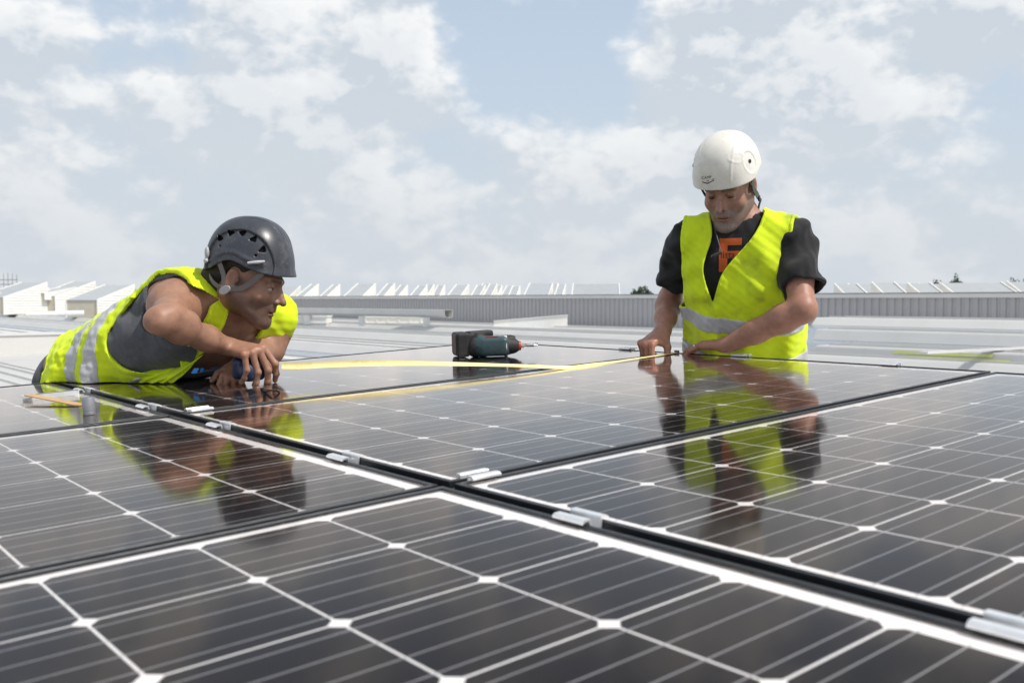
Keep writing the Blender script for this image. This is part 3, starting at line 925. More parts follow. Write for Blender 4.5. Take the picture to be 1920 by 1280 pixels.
def blob(name, ops, res, mat_, parent=None, pad=.02, post=None, colour=None, nrelax=2, mtx=None, far=.08):
    """one clay object from ops; post(grid, d)->d can cut it; mtx places verts built in a local frame"""
    lo = np.min([o[1] for o in ops if o[4] == 'u'], 0) - pad; hi = np.max([o[2] for o in ops if o[4] == 'u'], 0) + pad
    g = Grid(lo, hi, res); d = g.eval(ops, far)
    if post: d = post(g, d)
    vs, qs = g.nets(d); vs = relax(vs, qs, nrelax)
    c = colour(vs) if colour else None
    if mtx is not None: vs = vs @ mtx[0].T + mtx[1]
    return clay(name, [(vs, qs)], mat_, parent, (lambda v: c[:len(v)]) if colour else None)

def sstep(a, b, x):
    t = np.clip((x - a) / (b - a), 0, 1); return t * t * (3 - 2 * t)

def wob(X, Y, Z, f, seed=0):
    """smooth wandering noise"""
    r = np.random.default_rng(seed); s = 0
    for i in range(5):
        d = r.normal(size=3) * f * (1 + .5 * i); s = s + np.sin(X * d[0] + Y * d[1] + Z * d[2] + r.random() * 6.28) / (1 + .5 * i)
    return s / 2.5

# ---------------------------------------------------------------- hands
FING = {'index': (.029, .090, (.044, .026, .021), .0088), 'middle': (.0095, .094, (.048, .030, .022), .0090),
        'ring': (-.0105, .090, (.045, .028, .022), .0085), 'little': (-.029, .082, (.034, .021, .019), .0076)}
def hand_ops(wrist, fwd, dorsal, thumb_side, flex, thumb, spread=0.0, sc=1.0):
    """flex: {finger: (mcp, pip, dip degrees)}; thumb: list of offsets (side, fwd, dorsal) from the wrist"""
    f = unit(fwd); n = np.asarray(dorsal, float); n = unit(n - f * (n @ f)); s = np.cross(n, f)
    if s @ np.asarray(thumb_side, float) < 0: s = -s
    P = lambda a, b, c: np.asarray(wrist, float) + sc * (a * s + b * f + c * n)
    ops = [cap(P(.012, .0, .0), P(.022, .080, .001), .0155 * sc, .0125 * sc, .012), cap(P(-.010, .0, .0), P(-.022, .074, 0), .0150 * sc, .0115 * sc, .012),
           cap(P(.001, -.01, .002), P(.002, .084, .003), .0165 * sc, .013 * sc, .014), cap(P(.016, .02, -.010), P(.030, .05, -.012), .0140 * sc, .011 * sc, .012)]
    tips = {}
    for nm, (a, b, ls, r) in FING.items():
        ang = 0.0; p = P(a, b, 0); sp = spread * a / .03
        ops.append(ell(P(a, b - .002, .0035), (.0092 * sc,) * 3, None, .008))
        for i in range(3):
            ang += math.radians(flex[nm][i])
            d = unit((f * math.cos(ang) - n * math.sin(ang)) + s * sp)
            q = p + d * ls[i] * sc
            ra, rb = r * sc * (1.0, .93, .86)[i], r * sc * (.93, .86, .76)[i]
            ops.append(cap(p, q, ra, rb, .0035))
            if i < 2: ops.append(ell(q + (f * math.sin(ang) + n * math.cos(ang)) * .0012, (rb * 1.06,) * 3, None, .004))
            p = q
        tips[nm] = p
        upd = f * math.sin(ang) + n * math.cos(ang)
        tips.setdefault('nails', []).append(p - d * .004 * sc + upd * r * sc * .72); tips.setdefault('knuckles', []).append(P(a, b, .010))
    q = [P(*t) for t in thumb]
    ops.append(cap(q[0], q[1], .0145 * sc, .0115 * sc, .014)); ops.append(cap(q[1], q[2], .0108 * sc, .0100 * sc, .005)); ops.append(cap(q[2], q[3], .0102 * sc, .0080 * sc, .004))
    tips['thumb'] = q[3]
    return ops, tips

# ---------------------------------------------------------------- heads (local: x right, y forward, z up)
def head_ops(neck_a, neck_b, rn=.055, jaw=1.0, nose=1.0):
    o = [ell((0, -.016, .046), (.0765, .097, .086)),
         ell((0, .030, -.022), (.064, .062, .080), None, .035),
         ell((0, .060, -.072), (.044, .036, .046), None, .03)]
    for s in (-1, 1):
        o += [cap((s * .060, .000, -.052), (s * .024, .074, -.106 * jaw), .0165, .0125, .028),
              ell((s * .0445, .060, -.034), (.021, .021, .020), None, .020),
              cap((s * .010, .0925, .0165), (s * .047, .073, .0165), .0085, .0080, .014)]
    o += [ell((0, .0845, -.107 * jaw), (.020, .0150, .0145), None, .022)]
    for s in (-1, 1):
        o += [ell((s * .0325, .1000, -.006), (.0180, .0160, .0125), None, .011, 's')]
    for s in (-1, 1):
        o += [ell((s * .0315, .0765, -.006), (.0125, .0125, .0125), None, .0025),
              ell((s * .0315, .0785, -.0005), (.0150, .0125, .0085), None, .003),
              ell((s * .0315, .0775, -.0150), (.0145, .0105, .0050), None, .004)]
    o += [cap((0, .0905, .006), (0, .1120 * nose, -.030), .0065, .0078, .011), ell((0, .1145 * nose, -.0365), (.0098, .0100, .0090), None, .006),
          ell((0, .094, -.030), (.0135, .016, .020), None, .010)]
    for s in (-1, 1):
        o += [ell((s * .0118, .1015, -.0395), (.0066, .0095, .0070), None, .004)]
        o += [ell((s * .0066, .1060, -.0468), (.0034, .0058, .0030), None, .002, 's')]
    o += [ell((0, .0880, -.060), (.022, .014, .012), None, .012),
          ell((0, .0945, -.0665), (.0205, .0085, .0052), None, .004), ell((0, .0930, -.0775), (.0180, .0088, .0062), None, .004),
          cap((-.021, .0965, -.0722), (.021, .0965, -.0722), .0022, .0022, .0025, 's'), ell((0, .0965, -.0722), (.020, .008, .0012), None, .0015, 's')]
    for s in (-1, 1):
        Re = np.array([[math.cos(s * .35), -math.sin(s * .35), 0], [math.sin(s * .35), math.cos(s * .35), 0], [0, 0, 1]])
        o += [ell((s * .0790, -.012, -.012), (.0060, .0175, .0300), Re, .006), ell((s * .0845, -.009, -.008), (.0045, .0095, .0180), Re, .003, 's'),
              ell((s * .0775, -.004, -.036), (.0060, .0080, .0090), None, .005), ell((s * .0785, .004, -.012), (.005, .005, .008), None, .004)]
    o += [cap(neck_a, neck_b, rn, rn * 1.06, .035)]
    return o

def head_colour(skin, kind):
    sk = np.array(skin)
    def fn(v):
        x, y, z = v.T; ax = np.abs(x)
        c = np.tile(sk, (len(v), 1))
        def mixc(w, col): c[:] = c * (1 - w[:, None]) + np.array(col) * w[:, None]
        nz = np.random.default_rng(5).random(len(v))
        # ruddy nose, cheeks and ears
        red = np.exp(-((ax - .0) ** 2 + (y - .112) ** 2 + (z + .036) ** 2) / .018 ** 2) + .7 * np.exp(-((ax - .045) ** 2 + (y - .072) ** 2 + (z + .034) ** 2) / .022 ** 2) + .9 * (ax > .0765) * sstep(.02, -.0, y)
        mixc(np.clip(red, 0, 1) * .22, sk * (1.10, .78, .72))
        # beard: jaw, chin, upper lip
        b = sstep(-.030, -.060, z + .25 * (y - .02) * (y < .05) - .10 * np.clip(y - .06, 0, 1)) * sstep(-.03, .0, y) * sstep(-.128, -.112, z + .0 * x)
        mous = np.exp(-((z + .057) / .009) ** 2) * sstep(.032, .022, ax) * (y > .075)
        side = np.exp(-((y - .012) / .016) ** 2) * sstep(.01, -.01, z) * sstep(-.06, -.02, z) * (ax > .05)
        lips = np.exp(-((z + .0722) / .0085) ** 2) * sstep(.023, .017, ax) * (y > .086)
        under = np.exp(-((z + .087) / .006) ** 2) * sstep(.02, .005, ax) * (y > .07)
        beard = np.clip(np.maximum(np.maximum(b, mous), side) * (1 - .85 * lips) * (.72 + .45 * nz), 0, 1)
        if kind == 'dark':
            mixc(beard * .74, (.050, .036, .030))
        else:
            mixc(beard * .66, (.17, .15, .14)); mixc(np.clip(np.exp(-((z + .100) / .018) ** 2) * sstep(.045, .02, ax) * (y > .05), 0, 1) * .42 * nz, (.42, .40, .38)); mixc(mous * .35 * nz, (.40, .37, .35))
            for (q0, q1) in ((.017, -.045), (.024, -.066)): mixc(np.exp(-((ax - q0 - .22 * (-.048 - z)) / .0016) ** 2) * (z < q1 + .012) * (z > q1 - .016) * (y > .06) * .45, sk * .5)
        mixc(lips * .55, sk * (.82, .55, .52))
        brow = np.exp(-((z - .0165 + .10 * (ax - .03) ** 2 * 10) / .0048) ** 2) * sstep(.008, .014, ax) * sstep(.052, .044, ax) * (y > .06)
        mixc(np.clip(brow, 0, 1) * .85, (.035, .024, .018) if kind == 'dark' else (.07, .055, .048))
        # eyes
        ex, ey, ez = ax - .0315, y - .0765, z + .0060
        rr = np.sqrt(ex ** 2 + ey ** 2 + ez ** 2)
        eye = (rr < .0136) & (z < -.0030) & (z > -.0118) & (np.abs(ex) < .0118) & (y > .080)
        if kind == 'dark':
            c[eye] = (.40, .36, .34)
            ir = eye & (((x + .0315 * 0 - np.sign(x) * .0315) ** 2 + (z + .0062) ** 2) < .0058 ** 2); c[ir] = (.03, .018, .012)
        else:
            c[eye] = (.05, .032, .028)
        lash = (np.abs(z + .0022 - .0) < .0013) & (np.abs(ex) < .0125) & (y > .082); c[lash] = c[lash] * .35
        # nostrils are dark inside
        return c * (1 + .05 * (nz - .5))[:, None]
    return fn

def limb_colour(skin, *hands):
    sk = np.array(skin)
    def fn(v):
        c = np.tile(sk, (len(v), 1)) * (1 + .07 * wob(v[:, 0], v[:, 1], v[:, 2], 45, 11))[:, None]
        for t in hands:
            for p in t['knuckles']:
                w = np.exp(-((v - p) ** 2).sum(1) / .010 ** 2)[:, None] * .6; c = c * (1 - w) + sk * (1.10, .82, .78) * w
            for p in t['nails']:
                w = sstep(.0062, .0046, np.sqrt(((v - p) ** 2).sum(1)))[:, None] * .7; c = c * (1 - w) + (sk * .6 + np.array((.26, .20, .18))) * w
        return c
    return fn
def skin_material(name, rough=.48):
    m, n, l, p = material(name)
    a = n.new('ShaderNodeVertexColor'); a.layer_name = 'Col'
    tcn = n.new('ShaderNodeTexCoord'); nz = n.new('ShaderNodeTexNoise'); nz.inputs['Scale'].default_value = 55; nz.inputs['Detail'].default_value = 5
    l.new(tcn.outputs['Object'], nz.inputs['Vector'])
    mr = n.new('ShaderNodeMapRange'); l.new(nz.outputs['Fac'], mr.inputs[0])
    for i, q in zip((1, 2, 3, 4), (.3, .7, .86, 1.12)): mr.inputs[i].default_value = q
    vm = n.new('ShaderNodeVectorMath'); vm.operation = 'SCALE'; l.new(a.outputs['Color'], vm.inputs[0]); l.new(mr.outputs[0], vm.inputs['Scale'])
    l.new(vm.outputs[0], p.inputs['Base Color'])
    p.inputs['Roughness'].default_value = rough; p.inputs['Specular IOR Level'].default_value = .42
    p.inputs['Subsurface Weight'].default_value = .12; p.inputs['Subsurface Radius'].default_value = (.009, .003, .0016); p.inputs['Subsurface Scale'].default_value = 1.0
    b = n.new('ShaderNodeBump'); b.inputs['Strength'].default_value = .22; b.inputs['Distance'].default_value = .001
    n2 = n.new('ShaderNodeTexNoise'); n2.inputs['Scale'].default_value = 420; n2.inputs['Detail'].default_value = 4; l.new(tcn.outputs['Object'], n2.inputs['Vector'])
    l.new(n2.outputs['Fac'], b.inputs['Height']); l.new(b.outputs[0], p.inputs['Normal'])
    return m
# ================================================================== the two workers
def fabric(name, col, rough=.8, transl=0., dirt=None, damt=.3, dscale=7., weave=900, wb=.25, var=.05, spec=.2, sheen=.15):
    m, n, l, p = material(name)
    tcn = n.new('ShaderNodeTexCoord')
    def noise(sc, de=5):
        t = n.new('ShaderNodeTexNoise'); t.inputs['Scale'].default_value = sc; t.inputs['Detail'].default_value = de; l.new(tcn.outputs['Object'], t.inputs['Vector']); return t.outputs['Fac']
    mr = n.new('ShaderNodeMapRange'); l.new(noise(38, 4), mr.inputs[0])
    for i, q in zip((1, 2, 3, 4), (.3, .7, 1 - var, 1 + var)): mr.inputs[i].default_value = q
    vm = n.new('ShaderNodeVectorMath'); vm.operation = 'SCALE'; vm.inputs[0].default_value = col; l.new(mr.outputs[0], vm.inputs['Scale'])
    cur = vm.outputs[0]
    if dirt:
        dr = n.new('ShaderNodeMapRange'); dr.interpolation_type = 'SMOOTHSTEP'; l.new(noise(dscale, 7), dr.inputs[0])
        for i, q in zip((1, 2, 3, 4), (.56, .74, 0, damt)): dr.inputs[i].default_value = q
        mx = n.new('ShaderNodeMix'); mx.data_type = 'RGBA'; l.new(dr.outputs[0], mx.inputs['Factor']); l.new(cur, mx.inputs[6]); mx.inputs[7].default_value = (*dirt, 1)
        cur = mx.outputs[2]
    l.new(cur, p.inputs['Base Color'])
    p.inputs['Roughness'].default_value = rough; p.inputs['Specular IOR Level'].default_value = spec
    p.inputs['Sheen Weight'].default_value = sheen; p.inputs['Sheen Roughness'].default_value = .5
    b = n.new('ShaderNodeBump'); b.inputs['Strength'].default_value = wb; b.inputs['Distance'].default_value = .0008
    l.new(noise(weave, 2), b.inputs['Height'])
    b2 = n.new('ShaderNodeBump'); b2.inputs['Strength'].default_value = .35; b2.inputs['Distance'].default_value = .006
    l.new(noise(26, 3), b2.inputs['Height']); l.new(b2.outputs[0], b.inputs['Normal']); l.new(b.outputs[0], p.inputs['Normal'])
    if transl:
        t = n.new('ShaderNodeBsdfTranslucent'); l.new(cur, t.inputs['Color']); l.new(b.outputs[0], t.inputs['Normal'])
        ms = n.new('ShaderNodeMixShader'); ms.inputs[0].default_value = transl
        l.new(p.outputs[0], ms.inputs[1]); l.new(t.outputs[0], ms.inputs[2]); l.new(ms.outputs[0], n['Material Output'].inputs['Surface'])
    return m
M_HIVIS = fabric('hi_vis_yellow', (.76, .93, .022), .75, .22, var=.04)
M_HIVIS_D = fabric('hi_vis_yellow_worn', (.76, .93, .025), .75, .22, dirt=(.22, .30, .05), damt=.55, dscale=9, var=.05)
M_REFL = fabric('reflective_tape', (.44, .45, .47), .42, 0, weave=1500, wb=.1, var=.10, spec=.6, sheen=0)
M_TEE = fabric('black_cotton', (.016, .016, .018), .9, 0, dirt=(.05, .05, .052), damt=.4, dscale=14, var=.2)
M_TANK = fabric('grey_marl', (.085, .09, .10), .9, 0, dirt=(.13, .135, .145), damt=.6, dscale=60, var=.12)
M_TROUS = fabric('work_trousers', (.05, .055, .065), .9, 0, var=.2)
M_BOOT = mat('boot_leather', (.05, .04, .03), .6, var=.3, vscale=30, bump=.2)
M_HAIR1 = mat('dark_hair', (.018, .013, .010), .7, var=.5, vscale=300, bump=.6, bscale=300)
M_HAIR2 = mat('grey_hair', (.30, .29, .28), .7, var=.5, vscale=300, bump=.6, bscale=300)
M_SKIN = skin_material('skin')
M_STRAP = fabric('webbing_grey', (.17, .16, .155), .8, weave=1400)
M_STRAP_D = fabric('webbing_dark', (.045, .052, .045), .8, weave=1400)
M_BUCK = mat('buckle_plastic', (.26, .26, .26), .45)
M_BUCK_D = mat('buckle_black', (.02, .02, .02), .4)

def panel_floor(X, Y, Z, h=.0):
    """height over the panel plane"""
    return (X - ORG[0]) * AX_N[0] + (Y - ORG[1]) * AX_N[1] + (Z - ORG[2]) * AX_N[2] - h
def panel_v(X, Y, Z):
    return (X - ORG[0]) * AX_V[0] + (Y - ORG[1]) * AX_V[1] + (Z - ORG[2]) * AX_V[2]
def to_frame(X, Y, Z, o, R):
    a, b, c = X - o[0], Y - o[1], Z - o[2]
    return tuple(a * R[0, i] + b * R[1, i] + c * R[2, i] for i in range(3))

_FORMS = {}
def garment(name, ops, res, off, th, region, mat_, parent, fold=None, clip=None, nrelax=2):
    key = (id(ops), res)
    if key not in _FORMS:
        us = [o for o in ops if o[4] == 'u']
        g = Grid(np.min([o[1] for o in us], 0) - .035, np.max([o[2] for o in us], 0) + .035, res); D = g.eval(ops, .06)
        X, Y, Z = [q.astype(np.float32) for q in g.mesh()]
        if fold is not None: D = D - fold(X, Y, Z).astype(np.float32)
        _FORMS[key] = (g, D, ops)
    g, D, _ = _FORMS[key]; X, Y, Z = [q.astype(np.float32) for q in g.mesh()]
    d = np.maximum(D - off, (off - th) - D)
    d = np.maximum(d, region(X, Y, Z))
    if clip is not None: d = np.maximum(d, clip(X, Y, Z))
    vs, qs = g.nets(d.astype(np.float32)); vs = relax(vs, qs, nrelax)
    return clay(name, [(vs, qs)], mat_, parent)

def strap(name, pts, w, th, mat_, parent, normal_from=None):
    """flat webbing along points, lying against the head centred at normal_from"""
    m = MB(); vs = []; n = len(pts); pts = [np.asarray(p, float) for p in pts]
    for i, p in enumerate(pts):
        t = unit(pts[min(i + 1, n - 1)] - pts[max(i - 1, 0)])
        nr = unit(p - normal_from); nr = unit(nr - t * (nr @ t)); s = np.cross(t, nr)
        vs += [p - s * w / 2, p + s * w / 2, p + s * w / 2 + nr * th, p - s * w / 2 + nr * th]
    fs = []
    for i in range(n - 1):
        for k in range(4): fs.append((i * 4 + k, i * 4 + (k + 1) % 4, i * 4 + 4 + (k + 1) % 4, i * 4 + 4 + k))
    fs += [(0, 1, 2, 3), ((n - 1) * 4 + 3, (n - 1) * 4 + 2, (n - 1) * 4 + 1, (n - 1) * 4)]
    m.add(vs, fs); return m.build(name, mat_, parent, smooth=40)
def spline(pts, n=6):
    pts = [np.asarray(p, float) for p in pts]; out = []
    P = [2 * pts[0] - pts[1]] + pts + [2 * pts[-1] - pts[-2]]
    for i in range(1, len(P) - 2):
        for k in range(n):
            t = k / n
            out.append(.5 * (2 * P[i] + (P[i + 1] - P[i - 1]) * t + (2 * P[i - 1] - 5 * P[i] + 4 * P[i + 1] - P[i + 2]) * t * t + (3 * P[i] - P[i - 1] - 3 * P[i + 1] + P[i + 2]) * t ** 3))
    return out + [pts[-1]]

def boots_and_legs(hips, knees, feet, toes, parent, extra=()):
    ops = list(extra)
    for h_, k_, f_ in zip(hips, knees, feet):
        ops += [cap(h_, k_, .092, .066, .05), cap(k_, f_ + V3(0, 0, .10), .066, .055, .03)]
    blob('trousers', ops, .010, M_TROUS, parent, post=lambda g, d: (d - .004 * wob(*g.mesh(), 22, 5)).astype(np.float32))
    for f_, t_ in zip(feet, toes):
        fw = unit(t_)
        bo = [cap(f_ + V3(0, 0, .12), f_ + V3(0, 0, .05), .052, .046, .02), cap(f_ - fw * .04 + V3(0, 0, .038), f_ + fw * .15 + V3(0, 0, .034), .040, .038, .03), rbox(f_ + fw * .055 + V3(0, 0, .012), (.044, .135, .012), frame(fw, (0, 0, 1)), .008, .006)]
        blob('boot', bo, .008, M_BOOT, parent)

def assemble_body(name, coarse_ops, lo, hi, res, fine, parent, colour, clip=None):
    """coarse world grid plus finer local grids (ops, lo, hi, res, R, o, colour) joined into ONE mesh"""
    g = Grid(lo, hi, res); d = g.eval(coarse_ops)
    if clip is not None: d = np.maximum(d, clip(*g.mesh())).astype(np.float32)
    vs, qs = g.nets(d); vs = relax(vs, qs, 2)
    cen = vs[qs].mean(1); keep = np.ones(len(qs), bool); pieces = []; cols = []
    for (ops, flo, fhi, fres, R, o, cf) in fine:
        q = (cen - o) @ R
        if cf is None: keep &= ~np.all((q > np.asarray(flo) + .004) & (q < np.asarray(fhi) - .004), axis=1)
        gf = Grid(flo, fhi, fres); df = gf.eval(ops)
        v, f = gf.nets(df); v = relax(v, f, 1)
        cols.append(cf(v) if cf else None)
        pieces.append((v @ R.T + o, f)); 
    qs = qs[keep]
    used = np.unique(qs); mp = -np.ones(len(vs), int); mp[used] = np.arange(len(used))
    vs, qs = vs[used], mp[qs]
    allc = [colour(vs)]
    for c, (v, f) in zip(cols, pieces): allc.append(colour(v) if c is None else c)
    C = np.concatenate(allc); P = [(vs, qs)] + pieces
    V = np.concatenate([p[0] for p in P]); o = 0; F = []
    for p in P: F.append(p[1] + o); o += len(p[0])
    F = np.concatenate(F); u = np.unique(F); C = C[u]
    return clay(name, P, M_SKIN, parent, lambda v: C)

# ---------------------------------------------------------------- the bent worker (left)
SK1 = (.292, .160, .108)
P1ROOT = empty('person', Matrix.Translation((-1.36, 3.03, 0)))
def place(o, root):
    """keep world coordinates of a child mesh built in world space"""
    o.matrix_parent_inverse = root.matrix_world.inverted() if False else Matrix.Translation(-root.location)
    return o
pel = V3(-1.335, 3.00, 1.035)
rsh, lsh = at(324, 574, 2.60), at(510, 600, 2.86)
msh = (rsh + lsh) / 2
R1 = frame(np.cross(unit(msh - pel), unit(rsh - lsh)), msh - pel)       # torso frame at msh
T1 = lambda a, b, c: msh + R1 @ V3(a, b, c)
relb, rwri = at(302, 600, 2.37), at(428, 650, 2.60)
lelb, lwri = at(503, 656, 2.82), at(462, 672, 2.68)
H1 = frame((.945, -.085, -.315), (.31, 0, .95)); h1o = V3(-.735, 2.65, 1.362)
L1 = lambda a, b, c: h1o + H1 @ V3(a, b, c)
neck0, neck1 = L1(0, -.022, -.05), T1(0, -.035, .035)

torso1 = [ell(T1(0, .005, -.15), (.158, .112, .20), R1), cap(T1(-.06, .0, -.25), T1(-.05, .0, -.55), .108, .105, .06), cap(T1(.06, .0, -.25), T1(.05, .0, -.55), .108, .105, .06),
          cap(rsh, lsh, .060, .060, .06), ell(T1(.07, .065, -.10), (.075, .050, .075), R1, .04), ell(T1(-.07, .065, -.10), (.075, .050, .075), R1, .04),
          ell(T1(.10, -.075, -.08), (.07, .045, .10), R1, .04), ell(T1(-.10, -.075, -.08), (.07, .045, .10), R1, .04),
          ell(pel, (.165, .125, .14), R1, .06)]
traps1 = [cap(neck1 + R1 @ V3(0, -.01, 0), rsh + R1 @ V3(-.03, -.02, .01), .048, .042, .05), cap(neck1 + R1 @ V3(0, -.01, 0), lsh + R1 @ V3(.03, -.02, .01), .048, .042, .05)]
um = (rsh + relb) / 2; fm = relb + (rwri - relb) * .28
arm1 = [ell(rsh, (.060, .060, .058), None, .035), cap(rsh, um + V3(.004, .01, -.004), .050, .043, .03), cap(um + V3(.004, .01, -.004), relb, .042, .032, .022), cap(relb + V3(-.014, -.010, -.004), relb + V3(-.004, -.012, -.010), .024, .022, .02),
        cap(relb, fm + V3(0, 0, -.002), .033, .038, .022), cap(fm, relb + (rwri - relb) * .66, .038, .031, .022), cap(relb + (rwri - relb) * .66, rwri, .034, .0265, .03, sq=(V3(.3, -.6, .8), .86)),
        cap(relb + V3(.025, .02, .018), fm + V3(.02, 0, .018), .022, .024, .025),
        ell(lsh, (.060, .060, .060), None, .04), cap(lsh, (lsh + lelb) / 2, .054, .049, .035), cap((lsh + lelb) / 2, lelb, .049, .040, .03), cap(lelb, lelb + (lwri - lelb) * .5, .042, .036, .03), cap(lelb + (lwri - lelb) * .5, lwri, .036, .027, .03)]
# right hand: knuckles up, fingers closing down round the tape case
rf = unit(V3(.86, -.46, -.14))
HR1, tipsR1 = hand_ops(rwri, rf, (.10, -.34, .92), (.5, .8, .1),
                       {'index': (52, 42, 18), 'middle': (66, 34, 18), 'ring': (74, 32, 18), 'little': (80, 30, 18)},
                       [(.014, .018, -.012), (.042, .050, -.030), (.052, .078, -.048), (.044, .102, -.060)], spread=.10, sc=1.12)
lf = unit(V3(-.20, -.50, -.45))
HL1, tipsL1 = hand_ops(lwri + V3(0, 0, .0), lf, (.3, .2, .8), (-.8, .3, 0),
                       {'index': (35, 40, 25), 'middle': (40, 45, 25), 'ring': (45, 45, 25), 'little': (50, 45, 25)},
                       [(.012, .016, -.012), (.040, .045, -.018), (.055, .070, -.022), (.060, .096, -.030)], sc=.95)
hips = [pel + R1[:, 0] * .085 + V3(0, .02, -.03), pel - R1[:, 0] * .085 + V3(0, .04, -.03)]
knees = [V3(-1.385, 2.985, .56), V3(-1.33, 3.16, .56)]
feet = [V3(-1.44, 3.00, .0), V3(-1.40, 3.20, .0)]
legs1 = [cap(hips[0], knees[0], .078, .052, .05), cap(knees[0], feet[0] + V3(0, 0, .08), .050, .038, .03), cap(hips[1], knees[1], .078, .052, .05), cap(knees[1], feet[1] + V3(0, 0, .08), .050, .038, .03)]
nl0, nl1 = (neck0 - h1o) @ H1, (neck1 - h1o) @ H1
neckop = [cap(neck0, neck1, .0545, .060, .04)]
hd1 = head_ops(nl0, nl1, .056, 1.0, 1.03)
def clip1(X, Y, Z):
    return np.where(panel_v(X, Y, Z) > -2.035, -panel_floor(X, Y, Z, .010), -1.0)
I3 = np.eye(3); O3 = np.zeros(3)
def hbox(ops): return np.min([o[1] for o in ops], 0) - .006, np.max([o[2] for o in ops], 0) + .006
b0, b1 = hbox(HR1); c0, c1 = hbox(HL1)
arms_fine_lo, arms_fine_hi = b0, b1
body1 = assemble_body('body', torso1 + traps1 + neckop + arm1 + HR1 + HL1 + legs1, V3(-1.62, 2.22, -.02), V3(-.40, 3.36, 1.48), .0065,
    [(hd1, (-.098, -.125, -.140), (.098, .132, .145), .0021, H1, h1o, head_colour(SK1, 'dark')),
     (torso1 + arm1 + HR1, b0, b1, .0026, I3, O3, None), (torso1 + arm1 + HL1, c0, c1, .0030, I3, O3, None)],
    P1ROOT, limb_colour(np.array(SK1) * (1.06, 1.03, 1.0), tipsR1, tipsL1), clip1)
place(body1, P1ROOT)
tag(P1ROOT, 'worker in dark helmet and hi-vis vest bending over the panels, holding the tape case', 'person')

# clothing of the bent worker
vest_form1 = [ell(T1(0, .005, -.14), (.160, .118, .19), R1), cap(T1(-.05, .0, -.20), T1(-.045, .012, -.62), .118, .128, .07), cap(T1(.05, .0, -.20), T1(.045, .012, -.62), .118, .128, .07),
              cap(rsh + R1 @ V3(.0, 0, .004), lsh + R1 @ V3(.0, 0, .004), .062, .062, .06), ell(T1(.10, -.075, -.08), (.07, .045, .10), R1, .04), ell(T1(-.10, -.075, -.08), (.07, .045, .10), R1, .04)] + traps1
# slack front of the vest spilling on to the glass
def vest1_region(X, Y, Z):
    xs, ys, zs = to_frame(X, Y, Z, msh, R1)
    hem = (-.585 - zs - .25 * np.clip(ys, -.1, .1))
    side = np.sqrt(((zs + .100) / .190) ** 2 + ((ys - .030) / .114) ** 2 + 1e-9)
    far_ = np.sqrt(((zs + .070) / .125) ** 2 + ((ys - .005) / .075) ** 2 + 1e-9)
    hole = np.maximum(np.minimum((1 - side) * .10, xs - .055 - .063 * sstep(-.16, -.06, zs) * sstep(-.02, .03, ys)), np.minimum((1 - far_) * .08, -.10 - xs))
    w = .066 - .014 * sstep(-.05, -.30, zs)
    neckv = np.minimum(w - np.abs(xs + .002), ys + .02)
    neck_back = np.minimum(.066 - np.sqrt(xs ** 2 + (ys + .03) ** 2 + 1e-9), zs + .02)
    top = np.minimum(np.abs(xs + .01) - .178, zs + .16)
    return np.maximum(np.maximum(np.maximum(hem, hole), np.maximum(neckv, neck_back)), top)
def fold1(X, Y, Z):
    xs, ys, zs = to_frame(X, Y, Z, msh, R1)
    m = sstep(-.05, -.25, zs)
    f = .0085 * np.sin(34 * zs + 26 * ys + 2.0 * wob(X, Y, Z, 8, 2)) * m * (.35 + .65 * sstep(-.08, .06, ys)) + .0050 * wob(X, Y, Z, 26, 9) + .0025 * wob(X, Y, Z, 60, 17)
    f = f + .006 * np.sin(46 * xs + 18 * zs) * sstep(.05, -.05, ys) * sstep(-.12, -.42, zs)
    return f
vest1 = place(garment('vest', vest_form1, .0034, .017, .0090, vest1_region, M_HIVIS, P1ROOT, fold1, lambda X, Y, Z: np.where(panel_v(X, Y, Z) > -2.035, -panel_floor(X, Y, Z, .003), -1.0)), P1ROOT)
garment('edge_binding', vest_form1, .0034, .0188, .0110, lambda X, Y, Z: (lambda q: np.maximum(q, -.011 - q))(vest1_region(X, Y, Z)), M_HIVIS, vest1, fold1, lambda X, Y, Z: np.where(panel_v(X, Y, Z) > -2.035, -panel_floor(X, Y, Z, .003), -1.0))
def band1(za, zb):
    def reg(X, Y, Z):
        xs, ys, zs = to_frame(X, Y, Z, msh, R1)
        zz = zs + .55 * np.clip(ys, -.12, .12)
        return np.maximum(vest1_region(X, Y, Z) + .004, np.maximum(zz - zb, za - zz))
    return reg
for i, (za, zb) in enumerate(((-.365, -.315), (-.460, -.408))):
    (garment('reflective_band', vest_form1, .0034, .0193, .0090, band1(za, zb), M_REFL, vest1, fold1, lambda X, Y, Z: np.where(panel_v(X, Y, Z) > -2.035, -panel_floor(X, Y, Z, .003), -1.0)))
